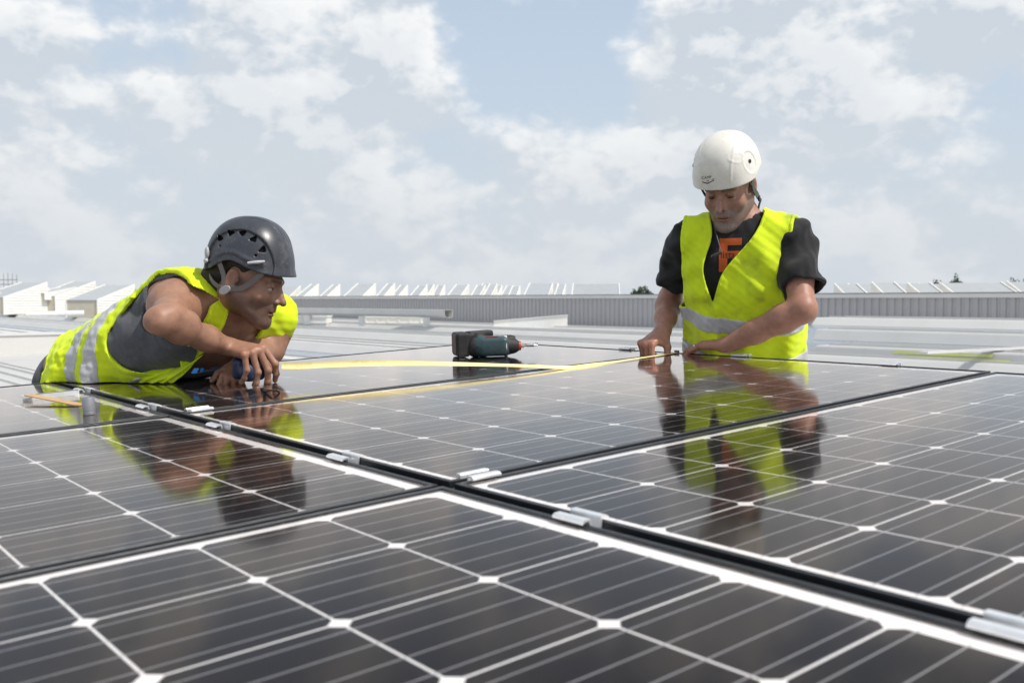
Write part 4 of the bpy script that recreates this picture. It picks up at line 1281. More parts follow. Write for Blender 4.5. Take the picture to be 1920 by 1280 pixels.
# slack front of the vest hanging from the chest on to the glass
def drape(name, tops, depths, bots, s0, s1, lift, mat_, parent, ns=64, nt=18, th=.003, t0=0., t1=1.):
    tp = [at(x, y, q) for (x, y), q in zip(tops, depths)]; bt = [on_panel_w(x, y, .005) for x, y in bots]
    tp, bt = np.array(spline(tp, 12)), np.array(spline(bt, 12)); N = len(tp) - 1
    def pick(arr, q): i = min(int(q * N), N - 1); f = q * N - i; return arr[i] * (1 - f) + arr[i + 1] * f
    P = []
    for i in range(ns + 1):
        q = s0 + (s1 - s0) * i / ns; a_, b_ = pick(tp, q), pick(bt, q)
        for j in range(nt + 1):
            t = t0 + (t1 - t0) * j / nt; p = a_ * (1 - t) + b_ * t
            out = V3(.15, -.95, -.1) * (.020 * math.sin(math.pi * min(1, t * 1.02)) + .008 * math.sin(q * 21 + 3 * t + 1.0) * math.sin(math.pi * min(1, t * .9 + .1)) + .004 * math.sin(q * 47 + 6 * t))
            p = p + out
            hgt = float((p - ORG) @ AX_N)
            if hgt < .005: p = p + AX_N * (.005 - hgt)
            P.append(p)
    P = np.array(P).reshape(ns + 1, nt + 1, 3)
    du = np.gradient(P, axis=0); dv = np.gradient(P, axis=1); nr = np.cross(du, dv); nr /= np.linalg.norm(nr, axis=2)[..., None] + 1e-9
    if (nr[..., 1].mean()) > 0: nr = -nr
    A, B = P + nr * lift, P + nr * (lift - th)
    m = MB(); W = nt + 1; M_ = (ns + 1) * W; fs = []
    for i in range(ns):
        for j in range(nt):
            k = i * W + j; fs += [(k, k + 1, k + W + 1, k + W), (M_ + k, M_ + k + W, M_ + k + W + 1, M_ + k + 1)]
    for i in range(ns): k = i * W; fs += [(k, k + W, M_ + k + W, M_ + k), (k + nt, M_ + k + nt, M_ + k + nt + W, k + nt + W)]
    for j in range(nt): k = j; q = ns * W + j; fs += [(k, M_ + k, M_ + k + 1, k + 1), (q, q + 1, M_ + q + 1, M_ + q)]
    m.add(list(A.reshape(-1, 3)) + list(B.reshape(-1, 3)), fs)
    return m.build(name, mat_, parent, smooth=70)
FT = [(146, 684), (200, 688), (250, 690), (300, 690), (345, 683), (381, 664)]; FD = [2.90, 2.80, 2.735, 2.70, 2.68, 2.655]
FB = [(128, 712), (185, 714), (235, 716), (270, 717), (300, 717.5), (326, 717)]
drape('vest_front', FT, FD, FB, 0, 1, 0, M_HIVIS, vest1)
drape('reflective_band', FT, FD, FB, .10, .24, .0018, M_REFL, vest1, ns=14)
drape('reflective_band', FT, FD, FB, .40, .52, .0018, M_REFL, vest1, ns=12, t0=.0, t1=.98)
def seg_dist(X, Y, Z, a, b):
    ab = b - a; px, py, pz = X - a[0], Y - a[1], Z - a[2]
    t = np.clip((px * ab[0] + py * ab[1] + pz * ab[2]) / (ab @ ab), 0, 1)
    return np.sqrt((px - t * ab[0]) ** 2 + (py - t * ab[1]) ** 2 + (pz - t * ab[2]) ** 2)
def tank_region(X, Y, Z):
    xs, ys, zs = to_frame(X, Y, Z, msh, R1)
    hole = np.minimum((1 - np.sqrt(((zs + .030) / .120) ** 2 + ((ys - .0) / .070) ** 2 + 1e-9)) * .07, np.abs(xs) - .05)
    armcut = .070 - np.minimum(np.minimum(seg_dist(X, Y, Z, rsh * .75 + relb * .25, relb), seg_dist(X, Y, Z, relb, rwri)), np.minimum(seg_dist(X, Y, Z, lsh * .9 + lelb * .1, lelb), seg_dist(X, Y, Z, lelb, lwri)))
    scoop = np.minimum(np.minimum(1 - np.sqrt((xs / .085) ** 2 + ((zs - .02) / .155) ** 2 + 1e-9), .2) * .08, ys)
    back = np.where(ys <= 0, np.minimum(.08 - np.abs(xs), zs - .0), -1)
    return np.maximum(np.maximum(hole, scoop), np.maximum(np.maximum(np.maximum(back, -.56 - zs), np.maximum(np.abs(xs) - .165 - .06 * sstep(-.10, -.18, zs), np.minimum(-.120 - xs, zs + .2))), np.maximum(armcut, zs - .10)))
tank_form = torso1 + traps1 + arm1
tank1 = place(garment('tank_top', tank_form, .0036, .0100, .0095, tank_region, M_TANK, P1ROOT, lambda X, Y, Z: .0025 * wob(X, Y, Z, 40, 4) + .002 * np.sin(60 * (X + Z)), lambda X, Y, Z: np.where(panel_v(X, Y, Z) > -2.035, -panel_floor(X, Y, Z, .006), -1.0)), P1ROOT)
boots_and_legs(hips, knees, feet, [(.8, -.5, 0), (.9, -.3, 0)], P1ROOT, [ell(pel, (.172, .132, .10), R1, .06)])
for c in list(P1ROOT.children):
    if c.name.split('.')[0] in ('trousers', 'boot'): place(c, P1ROOT)
# short dark hair below the helmet
hops = [ell((0, -.018, .044), (.0805, .1005, .089))]
def hair_cut(g, d):
    X, Y, Z = g.mesh()
    line = np.where(Y > .0, .012 - Z, np.where(Y > -.035, -.030 - .9 * (Y) * 0 - Z - .0 * X, -.072 - Z))
    front = Y - .040
    ear = (1 - np.sqrt(((Y + .012) / .024) ** 2 + ((Z + .014) / .036) ** 2 + X * 0)) * .02
    return np.maximum(np.maximum(d, np.maximum(line, front)), ear).astype(np.float32)
hair1 = place(blob('hair', hops + [cap((0, -.075, -.03), (0, -.062, -.065), .052, .046, .03)], .0030, M_HAIR1, P1ROOT, post=hair_cut, mtx=(H1, h1o)), P1ROOT)
# ---------------------------------------------------------------- helmets (local: x right, y forward, z up, origin in the rim plane)
def scuffed(name, col, rough, scuff, scol, coat=.0, dirt=None):
    m = mat(name, col, rough, 0, .5, var=.05, vscale=14, dirt=dirt or scol, dscale=11, damt=scuff, rvar=.10, bump=.06, bscale=300, coat=coat)
    n, l = m.node_tree.nodes, m.node_tree.links; p = n['Principled BSDF']
    # short bright scratches
    tcn = n.new('ShaderNodeTexCoord'); mp = n.new('ShaderNodeMapping'); mp.inputs['Scale'].default_value = (60, 160, 420); mp.inputs['Rotation'].default_value = (.4, .2, .9)
    l.new(tcn.outputs['Object'], mp.inputs[0]); nz = n.new('ShaderNodeTexNoise'); nz.inputs['Scale'].default_value = 1.0; nz.inputs['Detail'].default_value = 2; l.new(mp.outputs[0], nz.inputs['Vector'])
    mr = n.new('ShaderNodeMapRange'); l.new(nz.outputs['Fac'], mr.inputs[0])
    for i, q in zip((1, 2, 3, 4), (.65, .70, 0, .5)): mr.inputs[i].default_value = q
    src = p.inputs['Base Color'].links[0].from_socket
    mx = n.new('ShaderNodeMix'); mx.data_type = 'RGBA'; l.new(mr.outputs[0], mx.inputs['Factor']); l.new(src, mx.inputs[6]); mx.inputs[7].default_value = (*scol, 1)
    l.new(mx.outputs[2], p.inputs['Base Color'])
    return m
M_HELM1 = scuffed('slate_helmet_shell', (.032, .036, .046), .38, .4, (.17, .175, .185))
M_HELM2 = scuffed('white_helmet_shell', (.70, .68, .62), .36, .40, (.50, .44, .34))
M_LINER = mat('helmet_liner', (.012, .012, .013), .9)
M_CLIPG = mat('grey_clip', (.42, .43, .45), .5)
M_INK = mat('black_print', (.012, .012, .012), .6)

def text_mesh(body, size):
    cu = bpy.data.curves.new('lettering', 'FONT'); cu.body = body; cu.size = size; cu.align_x = 'CENTER'; cu.align_y = 'CENTER'; cu.resolution_u = 3
    o = bpy.data.objects.new('lettering', cu); COL.objects.link(o)
    dg = bpy.context.evaluated_depsgraph_get(); dg.update()
    me = bpy.data.meshes.new_from_object(o.evaluated_get(dg)); bpy.data.objects.remove(o)
    vs = np.array([v.co[:2] for v in me.vertices]); fs = [tuple(p.vertices) for p in me.polygons]
    bpy.data.meshes.remove(me); return vs, fs

from mathutils.bvhtree import BVHTree
def decal(name, target, vs, fs, origin, ax, ay, mat_, parent, lift=.0012, sub=True):
    """print laid on the surface of target: flat outline pressed on to it along the view axis ax x ay"""
    ax, ay = unit(ax), unit(ay); nz = np.cross(ax, ay)
    me = target.data; wm = target.matrix_world if target.parent is None else Matrix.Identity(4)
    bvh = BVHTree.FromPolygons([tuple(v.co) for v in me.vertices], [tuple(p.vertices) for p in me.polygons])
    bm = bmesh.new(); bv = [bm.verts.new((float(x), float(y), 0)) for x, y in vs]
    for f in fs:
        try: bm.faces.new([bv[i] for i in f])
        except ValueError: pass
    if sub:
        bmesh.ops.triangulate(bm, faces=bm.faces[:]); 
        for _ in range(2):
            le = [e for e in bm.edges if e.calc_length() > .006]
            if le: bmesh.ops.subdivide_edges(bm, edges=le, cuts=1)
            bmesh.ops.triangulate(bm, faces=bm.faces[:])
    for v in bm.verts:
        p = np.asarray(origin) + ax * v.co.x + ay * v.co.y
        hit = bvh.ray_cast(Vector(p + nz * .25), Vector(-nz), .6)
        v.co = (hit[0] + hit[1] * lift) if hit[0] is not None else Vector(p)
    m = bpy.data.meshes.new(name); bm.to_mesh(m); bm.free()
    return link(name, m, mat_, parent)

def helmet_shell(name, r, zr, mat_, root, post2=None, brim=0.0, th=.006, res=.0024):
    g = Grid((-r[0] - .03, -r[1] - .03, -.05), (r[0] + .03, r[1] + .04, r[2] + .03), res); X, Y, Z = g.mesh()
    pw = 2.3
    k0 = (np.abs(X / r[0]) ** pw + np.abs(Y / r[1]) ** pw + np.abs(Z / r[2]) ** pw) ** (1 / pw)
    gr = np.sqrt((X / r[0] ** 2) ** 2 + (Y / r[1] ** 2) ** 2 + (Z / r[2] ** 2) ** 2) + 1e-6
    D = (k0 - 1) * k0 / gr
    D = D - brim * sstep(.030, -.008, Z - zr(Y)) * (.35 + .65 * sstep(.0, .09, Y))
    if post2: D = post2(X, Y, Z, D)
    if isinstance(D, tuple): D, holes = D
    else: holes = None
    d = np.maximum(np.maximum(D, -(D + th)), zr(Y) - Z + 0 * X)
    if holes is not None: d = np.maximum(d, holes)
    vs, qs = g.nets(d.astype(np.float32)); vs = relax(vs, qs, 2)
    sh = clay('shell', [(vs, qs)], mat_, root)
    d2 = np.maximum(np.maximum(D + th + .004, -(D + th + .014)), zr(Y) + .006 - Z + 0 * X)
    vs, qs = g.nets(d2.astype(np.float32)); clay('liner', [(vs, qs)], M_LINER, root)
    return sh

def mtx_of(R, o):
    return Matrix(((R[0, 0], R[0, 1], R[0, 2], o[0]), (R[1, 0], R[1, 1], R[1, 2], o[1]), (R[2, 0], R[2, 1], R[2, 2], o[2]), (0, 0, 0, 1)))

# dark vented climbing-style helmet of the bent worker
HM1 = frame((.99, -.075, -.045), (.045, -.03, 1)); hm1o = at(469, 506, 2.65)
he1 = empty('safety_helmet', mtx_of(HM1, hm1o)); tag(he1, 'scuffed dark slate vented safety helmet on the bent worker', 'helmet')
r1_ = (.104, .121, .146)
zr1 = lambda Y: .030 * np.exp(-((Y + .025) / .050) ** 2) - .006 - .010 * sstep(.03, .12, Y)
def sx1(y, z): return r1_[0] * max(.001, 1 - abs(y / r1_[1]) ** 2.3 - abs(z / r1_[2]) ** 2.3) ** (1 / 2.3)
VENT = [(-.060, .082), (-.030, .097), (.004, .098), (.036, .083), (.062, .056)]
def post_h1(X, Y, Z, D):
    e = np.sqrt((( Y + .004) / .098) ** 2 + ((Z - .006) / .104) ** 2)
    side = sstep(.035, .060, np.abs(X))
    inner = sstep(1.0, .95, e) * side
    D = D + .0055 * inner                                       # recessed cheek panel under the arch
    ridge = np.exp(-((np.abs(X) - .034 + .05 * (Y + .1)) / .006) ** 2) * sstep(-.04, .02, Y) * sstep(.05, .09, Z)
    D = D - .0022 * ridge
    D = D - .003 * np.exp(-(X / .030) ** 2) * sstep(.06, .12, Z)
    low = np.exp(-((Z - zr1(Y) - .024 + 0 * X) / .007) ** 2) * side * sstep(.10, .05, np.abs(Y))
    D = D - .0035 * low
    holes = None
    for i_, (y, z) in enumerate(VENT):
        ph = math.radians(-34 + 22 * i_) * -1
        py_, pz_ = (Y - y) * math.cos(ph) - (Z - z) * math.sin(ph), (Y - y) * math.sin(ph) + (Z - z) * math.cos(ph)
        m_ = -smin(-pz_, -(.80 * py_ - .60 * pz_), .004)
        m_ = -smin(-m_, -(-.80 * py_ - .60 * pz_), .004)
        h_ = np.where(np.abs(X) > .03, .0062 - m_ + 0 * X, -1)
        holes = h_ if holes is None else np.maximum(holes, h_)
    for (y, z) in ((-.056, .062), (.046, .040)):
        holes = np.maximum(holes, np.where(np.abs(X) > .03, .0032 - np.sqrt((Y - y) ** 2 + (Z - z) ** 2 + 0 * X), -1))
    return D, holes
sh1 = helmet_shell('shell', r1_, zr1, M_HELM1, he1, post_h1, brim=.006)
for s in (1, -1):
    y, z = -.098, .042
    blob('rear_clip', [ell((s * (sx1(y, z) + .0005), y, z), (.006, .011, .018), np.array([[s * .61, .79, 0], [-.79, s * .61, 0], [0, 0, 1]])), ell((s * (sx1(-.100, .018) + .001), -.100, .020), (.006, .014, .006), np.array([[s * .61, .79, 0], [-.79, s * .61, 0], [0, 0, 1]]), .003)], .0022, M_CLIPG, he1)
    m = MB(); m.tube([(s * (sx1(q, .018) + .0025), q, .019 + .002 * i) for i, q in enumerate((.030, .045, .060, .072))], [.0035, .0045, .0048, .0035], 8); m.build('lamp_clip', M_CLIPG, he1, smooth=60)
# chin straps of the near and far side meet at a buckle under the ear
def L1h(a, b, c): return (L1(a, b, c) - hm1o) @ HM1
for s in (1, -1):
    cen = L1h(0, 0, 0)
    bk = L1h(s * .083, -.018, -.046)
    strap('rear_strap', spline([(s * .085, -.055, .018), L1h(s * .083, -.034, -.010), bk + V3(0, -.004, .004)]), .015, .002, M_STRAP, he1, cen)
    strap('front_strap', spline([(s * .083, .075, .004), L1h(s * .079, .030, -.020), L1h(s * .084, .0, -.036), bk]), .014, .002, M_STRAP, he1, cen)
    strap('nape_strap', spline([bk, L1h(s * .070, -.055, -.040), L1h(s * .050, -.085, -.025)]), .014, .002, M_STRAP, he1, cen)
    m = MB(); m.lathe([(.004, -.003), (.0105, -.003), (.012, 0), (.0105, .003), (.004, .003)], 18, 'x'); o = m.build('buckle', M_BUCK, he1, smooth=50); o.location = bk + V3(s * .004, 0, 0); o.scale = (1, 1.5, .95); o.rotation_euler = (.5, 0, 0)
# ---------------------------------------------------------------- the standing worker (right)
SK2 = (.315, .165, .115)
P2ROOT = empty('person', Matrix.Translation((.82, 3.2, 0)))
tag(P2ROOT, 'standing worker in white helmet, black T-shirt and hi-vis vest holding the tape end', 'person')
pel2 = V3(.795, 3.19, 1.02)
rs2, ls2 = at(1292, 452, 3.10), at(1486, 452, 2.97)
ms2 = (rs2 + ls2) / 2
R2 = frame(np.cross(unit(ms2 - pel2), unit(rs2 - ls2)), ms2 - pel2)
T2 = lambda a, b, c: ms2 + R2 @ V3(a, b, c)
re2, rw2 = at(1256, 560, 3.29), at(1243, 620, 3.11)
le2, lw2 = at(1506, 580, 2.83), at(1364, 646, 2.97)
H2 = frame((-.45, -.75, -.48), (-.245, -.413, .8745)); h2o = V3(.678, 3.0, 1.662)
L2 = lambda a, b, c: h2o + H2 @ V3(a, b, c)
nk0, nk1 = L2(0, -.030, -.045), T2(0, -.030, .045)
torso2 = [ell(T2(0, .0, -.15), (.155, .112, .20), R2), cap(T2(-.055, .0, -.25), T2(-.05, .0, -.46), .105, .108, .06), cap(T2(.055, .0, -.25), T2(.05, .0, -.46), .105, .108, .06),
          cap(rs2, ls2, .046, .046, .06), ell(T2(.07, .060, -.10), (.075, .045, .075), R2, .04), ell(T2(-.07, .060, -.10), (.075, .045, .075), R2, .04),
          ell(T2(.09, -.07, -.08), (.07, .045, .10), R2, .04), ell(T2(-.09, -.07, -.08), (.07, .045, .10), R2, .04), ell(pel2, (.165, .12, .14), R2, .06)]
traps2 = [cap(nk1, rs2 + R2 @ V3(-.03, -.02, .0), .045, .036, .05), cap(nk1, ls2 + R2 @ V3(.03, -.02, .0), .045, .036, .05)]
def arm(sh, el_, wr, s=1.0):
    um = (sh + el_) / 2; f1 = el_ + (wr - el_) * .25; f2 = el_ + (wr - el_) * .62
    return [ell(sh, (.045 * s,) * 3, None, .04), cap(sh, um, .046 * s, .044 * s, .03), cap(um, el_, .044 * s, .035 * s, .025), ell(el_, (.033 * s,) * 3, None, .02),
            cap(el_, f1, .036 * s, .0415 * s, .022), cap(f1, f2, .0415 * s, .033 * s, .022), cap(f2, wr, .034 * s, .0265 * s, .025)]
armr2 = arm(rs2, re2, rw2, 1.0); arml2 = arm(ls2, le2, lw2, 1.02)
HR2, tR2 = hand_ops(rw2, at(1216, 643, 3.07) - rw2, (-.55, -.45, .70), (.3, -.9, .1),
                    {'index': (62, 40, 18), 'middle': (72, 62, 35), 'ring': (78, 70, 40), 'little': (82, 72, 40)},
                    [(.012, .016, -.012), (.038, .040, -.032), (.040, .058, -.058), (.034, .066, -.084)], sc=1.05)
hf = unit(at(1276, 650, 3.085) - lw2)
HL2, tL2 = hand_ops(lw2, hf, AX_N, (.64, .77, 0), {'index': (16, 18, 10), 'middle': (15, 18, 10), 'ring': (17, 20, 12), 'little': (22, 22, 12)},
                    [(.012, .016, -.006), (.042, .048, -.010), (.058, .074, -.012), (.068, .098, -.014)], spread=.07, sc=1.04)
hips2 = [pel2 + R2[:, 0] * .085 + V3(0, .0, -.04), pel2 - R2[:, 0] * .085 + V3(0, .0, -.04)]
knees2 = [V3(.72, 3.27, .53), V3(.93, 3.16, .53)]; feet2 = [V3(.72, 3.34, .0), V3(.97, 3.22, .0)]
legs2 = []
for h_, k_, f_ in zip(hips2, knees2, feet2): legs2 += [cap(h_, k_, .078, .052, .05), cap(k_, f_ + V3(0, 0, .08), .050, .038, .03)]
hd2 = head_ops((nk0 - h2o) @ H2, (nk1 - h2o) @ H2, .056, 1.03, 1.06)
def clip2(X, Y, Z):
    u = (X - ORG[0]) * AX_U[0] + (Y - ORG[1]) * AX_U[1] + (Z - ORG[2]) * AX_U[2]
    return np.where((u < 1.625), -panel_floor(X, Y, Z, .003), -1.0)
e0, e1 = hbox(HR2); g0, g1 = hbox(HL2)
body2 = assemble_body('body', torso2 + traps2 + [cap(nk0, nk1, .0545, .060, .04)] + armr2 + arml2 + HR2 + HL2 + legs2, V3(.36, 2.70, -.02), V3(1.06, 3.52, 1.72), .0065,
    [(hd2, (-.098, -.125, -.146), (.098, .132, .145), .0021, H2 * V3(.945, 1.0, 1.02), h2o, head_colour(SK2, 'grey')),
     (torso2 + armr2 + HR2, e0, e1, .0028, I3, O3, None), (torso2 + arml2 + HL2, g0, g1, .0028, I3, O3, None)],
    P2ROOT, limb_colour(np.array(SK2) * (1.12, 1.06, 1.04), tR2, tL2), clip2)
place(body2, P2ROOT)
# T-shirt with wide short sleeves
def sl_axis(sh, el_, q): return sh + (el_ - sh) * q
tee_form = torso2 + traps2 + armr2[:4] + arml2[:4] + [cap(rs2, sl_axis(rs2, re2, .72) + V3(-.010, -.01, 0), .044, .051, .03), cap(ls2, sl_axis(ls2, le2, .78) + V3(.014, .0, 0), .042, .047, .03)]
def tee_region(X, Y, Z):
    xs, ys, zs = to_frame(X, Y, Z, ms2, R2)
    cuts = []
    for sh, el_, q, rr in ((rs2, re2, .66, .064), (ls2, le2, .70, .070)):
        a = unit(el_ - sh); L = np.linalg.norm(el_ - sh) * q
        t = (X - sh[0]) * a[0] + (Y - sh[1]) * a[1] + (Z - sh[2]) * a[2]
        lat = np.sqrt(np.maximum((X - sh[0]) ** 2 + (Y - sh[1]) ** 2 + (Z - sh[2]) ** 2 - t * t, 0))
        near = lat - .125
        cuts.append(np.minimum(np.minimum(t - L, np.abs(xs) - .10), -near))
    nk = unit(nk0 - nk1); p = ((X - nk1[0]) * nk[0] + (Y - nk1[1]) * nk[1] + (Z - nk1[2]) * nk[2])
    lat = np.sqrt(np.maximum((X - nk1[0]) ** 2 + (Y - nk1[1]) ** 2 + (Z - nk1[2]) ** 2 - p * p, 0))
    neck = np.minimum(.072 - lat, p + .01)
    return np.maximum(np.maximum(cuts[0], cuts[1]), np.maximum(neck, -.40 - zs))
def fold_t(X, Y, Z):
    xs, ys, zs = to_frame(X, Y, Z, ms2, R2)
    return .0040 * wob(X, Y, Z, 30, 12) + .0025 * wob(X, Y, Z, 70, 2) + .006 * np.sin(70 * zs + 40 * xs + 2 * wob(X, Y, Z, 12, 6)) * sstep(.12, .17, np.abs(xs))
tee = place(garment('t_shirt', tee_form, .0038, .0085, .0100, tee_region, M_TEE, P2ROOT, fold_t), P2ROOT)
# vest hanging from the shoulders
vest_form2 = [ell(T2(0, .002, -.14), (.158, .120, .19), R2), cap(T2(-.052, .004, -.20), T2(-.055, .0, -.56), .118, .124, .06), cap(T2(.052, .004, -.20), T2(.055, .0, -.56), .118, .124, .06),
              cap(rs2, ls2, .056, .056, .06), ell(T2(.07, .062, -.10), (.080, .050, .080), R2, .04), ell(T2(-.07, .062, -.10), (.080, .050, .080), R2, .04), ell(T2(.09, -.07, -.08), (.07, .05, .10), R2, .04), ell(T2(-.09, -.07, -.08), (.07, .05, .10), R2, .04)] + traps2
def vest2_region(X, Y, Z):
    xs, ys, zs = to_frame(X, Y, Z, ms2, R2)
    lim = .172 + .02 * sstep(.0, -.06, ys) + .3 * sstep(-.19, -.27, zs) - .026 * np.exp(-((zs + .14) / .07) ** 2) * (xs < 0)
    arm_ = np.abs(xs) - lim
    w = .078 * np.clip((zs + .155) / .235, -1, 1.3)
    v = np.minimum(w - np.abs(xs - .066 * sstep(.07, -.08, zs)), ys)
    back = np.minimum(np.minimum(.075 - np.abs(xs), zs - .055), .01 - ys)
    return np.maximum(np.maximum(arm_, np.maximum(v, back)), -.50 - zs)
def fold2(X, Y, Z):
    xs, ys, zs = to_frame(X, Y, Z, ms2, R2)
    lo_ = sstep(-.12, -.36, zs)
    f = .0080 * np.sin(52 * xs + 9 * zs + 1.6 * wob(X, Y, Z, 9, 21)) * (.25 + .75 * lo_) + .0055 * wob(X, Y, Z, 24, 8) + .0028 * wob(X, Y, Z, 62, 31)
    f = f + .0055 * np.sin(58 * (zs + .55 * np.abs(xs)) + 1.5 * wob(X, Y, Z, 10, 5)) * sstep(-.02, -.10, zs) * sstep(-.24, -.14, zs) * sstep(.04, .10, np.abs(xs))
    f = f + .007 * np.exp(-((xs - .062 + .006 * np.sin(20 * zs)) / .009) ** 2) * (ys > 0) * sstep(-.14, -.17, zs)     # closing strip
    f = f + .020 * np.exp(-((xs - .055 - .30 * (zs + .36)) / .022) ** 2 - ((zs + .36) / .06) ** 2) * (ys > 0)                # bunched corner
    return f
vest2 = place(garment('vest', vest_form2, .0034, .020, .0090, vest2_region, M_HIVIS_D, P2ROOT, fold2, clip2), P2ROOT)
garment('edge_binding', vest_form2, .0034, .0218, .0110, lambda X, Y, Z: (lambda q: np.maximum(q, -.011 - q))(vest2_region(X, Y, Z)), M_HIVIS_D, vest2, fold2, clip2)
def band2(za, zb):
    def reg(X, Y, Z):
        xs, ys, zs = to_frame(X, Y, Z, ms2, R2)
        zz = zs - .10 * xs * (ys > 0)
        return np.maximum(vest2_region(X, Y, Z) + .003, np.maximum(zz - zb, za - zz))
    return reg
for za, zb in ((-.262, -.207), (-.392, -.338)):
    garment('reflective_band', vest_form2, .0034, .0223, .0090, band2(za, zb), M_REFL, vest2, fold2, clip2)
boots_and_legs(hips2, knees2, feet2, [(-.5, -.85, 0), (-.3, -.95, 0)], P2ROOT, [ell(pel2, (.176, .131, .15), R2, .06)])
for c in list(P2ROOT.children):
    if c.name.split('.')[0] in ('trousers', 'boot'): place(c, P2ROOT)
def hair_cut2(g, d):
    X, Y, Z = g.mesh()
    line = np.where(Y > .012, -.004 - Z, np.where(Y > -.04, -.040 - Z, -.066 - Z))
    ear = (1 - np.sqrt(((Y + .012) / .022) ** 2 + ((Z + .012) / .034) ** 2 + X * 0)) * .02
    return np.maximum(np.maximum(d, np.maximum(line, Y - .036)), ear).astype(np.float32)
place(blob('hair', [ell((0, -.018, .044), (.0795, .0995, .088)), cap((0, -.075, -.03), (0, -.064, -.060), .050, .046, .03)], .0030, M_HAIR2, P2ROOT, post=hair_cut2, mtx=(H2, h2o)), P2ROOT)
# wedding ring on the hand lying on the panel
f_ = unit(hf); n_ = unit(AX_N - f_ * (AX_N @ f_)); s_ = np.cross(n_, f_); s_ = s_ if s_ @ V3(.64, .77, 0) > 0 else -s_
rb_ = lw2 + 1.04 * (-.0105 * s_ + .104 * f_ - .003 * n_)
m = MB(); m.lathe([(.0104, -.0025), (.0112, -.0022), (.0112, .0022), (.0104, .0025), (.0092, .0022), (.0092, -.0022)], 20, 'y')
M_SILVER = mat('silver', (.80, .79, .77), .22, 1.0)
o = m.build('finger_ring', M_SILVER, P2ROOT, smooth=50); o.matrix_parent_inverse = Matrix.Translation(-P2ROOT.location); o.matrix_basis = mtx_of(np.stack([s_, f_, n_], 1), rb_)
# orange print on the T-shirt: a blocky letter with a word across it
M_ORANGE = fabric('orange_print', (.46, .095, .025), .9, weave=900)
co = at(1362, 487, 2.93)
ax_, ay_ = unit(np.cross(V3(0, 0, 1), -R2[:, 1]) * -1), V3(0, 0, 1)
ax_ = -R2[:, 0] * 1.0
ay_ = R2[:, 2]
px_ = 2.9 / F_PX
def poly(pts): return np.array([((x - 1362) * px_, (487 - y) * px_) for x, y in pts])
def rects(rs):
    vs = []; fs = []
    for (x0, y0, x1, y1) in rs:
        b = len(vs); vs += list(poly([(x0, y1), (x1, y1), (x1, y0), (x0, y0)])); fs.append((b, b + 1, b + 2, b + 3))
    return np.array(vs), fs
vs_, fs_ = rects([(1343, 457, 1386, 469), (1343, 469, 1359, 516), (1359, 479, 1384, 492)])
place(decal('shirt_print', tee, vs_, fs_, co, ax_, ay_, M_ORANGE, tee, .0016), P2ROOT).matrix_parent_inverse = Matrix.Identity(4)
tv, tf = text_mesh('lista', 14 * px_ * 1.25)
tv = tv + np.array([(1360 - 1362) * px_, (487 - 486) * px_])
decal('shirt_lettering', tee, tv, tf, co, ax_, ay_, M_INK, tee, .0024, sub=False)
# small black clip hanging at the neck of the vest
m = MB(); pa, pb = at(1334, 481, 2.92), at(1352, 473, 2.92); m.tube([pa, (pa + pb) / 2, pb], [.004, .006, .004], 10); o = m.build('lanyard_clip', M_BUCK_D, P2ROOT, smooth=60); place(o, P2ROOT)
m = MB(); m.tube(spline([pb, at(1346, 450, 2.95), at(1336, 415, 2.98)]), .0016, 6); o = m.build('lanyard_cord', M_BUCK_D, P2ROOT, smooth=60); place(o, P2ROOT)

# white helmet of the standing worker
HM2 = frame((-.45, -.75, -.46), (-.235, -.40, .88)); hm2o = h2o + H2 @ V3(0, -.006, .030)
he2 = empty('safety_helmet', mtx_of(HM2, hm2o)); tag(he2, 'dirty white rounded safety helmet with black rivets on the standing worker', 'helmet')
r2_ = (.101, .123, .134)
zr2 = lambda Y: -.004 + .016 * sstep(.06, -.02, Y) - .012 * sstep(-.06, -.12, Y)
def sx2(y, z): return r2_[0] * max(.001, 1 - abs(y / r2_[1]) ** 2.3 - abs(z / r2_[2]) ** 2.3) ** (1 / 2.3)
def post_h2(X, Y, Z, D):
    # moulded ribs: one over the crown each side, an outline round the rivet boss, short bars behind
    D = D - .0016 * np.exp(-((np.abs(X) - .050 - .10 * (Z - .06)) / .0030) ** 2) * (Y > -.02) * sstep(.008, .02, Z)
    e = np.sqrt(((Y - .042) / .030) ** 2 + ((Z - .050) / .034) ** 2)
    D = D + .0022 * sstep(1.0, .90, e) * (np.abs(X) > .05) - .0012 * np.exp(-((e - 1.05) / .08) ** 2) * (np.abs(X) > .05)
    e2 = np.sqrt(((Y - .078) / .018) ** 2 + ((Z - .080) / .016) ** 2)
    D = D - .0012 * np.exp(-((e2 - 1) / .14) ** 2) * (np.abs(X) > .04) * (Z < .09)
    bar = np.exp(-((np.mod(Z - .052, .017) - .0085) / .0028) ** 2) * sstep(.008, .003, Y) * sstep(-.034, -.028, Y) * sstep(.04, .046, Z) * sstep(.105, .10, Z)
    return D - .0012 * bar
sh2 = helmet_shell('shell', r2_, zr2, M_HELM2, he2, post_h2, brim=.002)
for s in (1, -1):
    for nm, (y, z), rr in (('rivet', (.044, .054), .0062), ('rivet', (.012, .030), .0038)):
        m = MB(); m.lathe([(rr, -.002), (rr, .0012), (rr * .7, .002), (rr * .5, .0004), (.0003, .0002)], 16, 'x'); o = m.build(nm, M_BUCK_D, he2, smooth=40)
        nrm = unit(V3(s * sx2(y, z) / r2_[0] ** 2, y / r2_[1] ** 2, z / r2_[2] ** 2))
        o.location = V3(s * sx2(y, z), y, z) + nrm * -.0018; o.rotation_euler = Vector(nrm).to_track_quat('X', 'Z').to_euler()
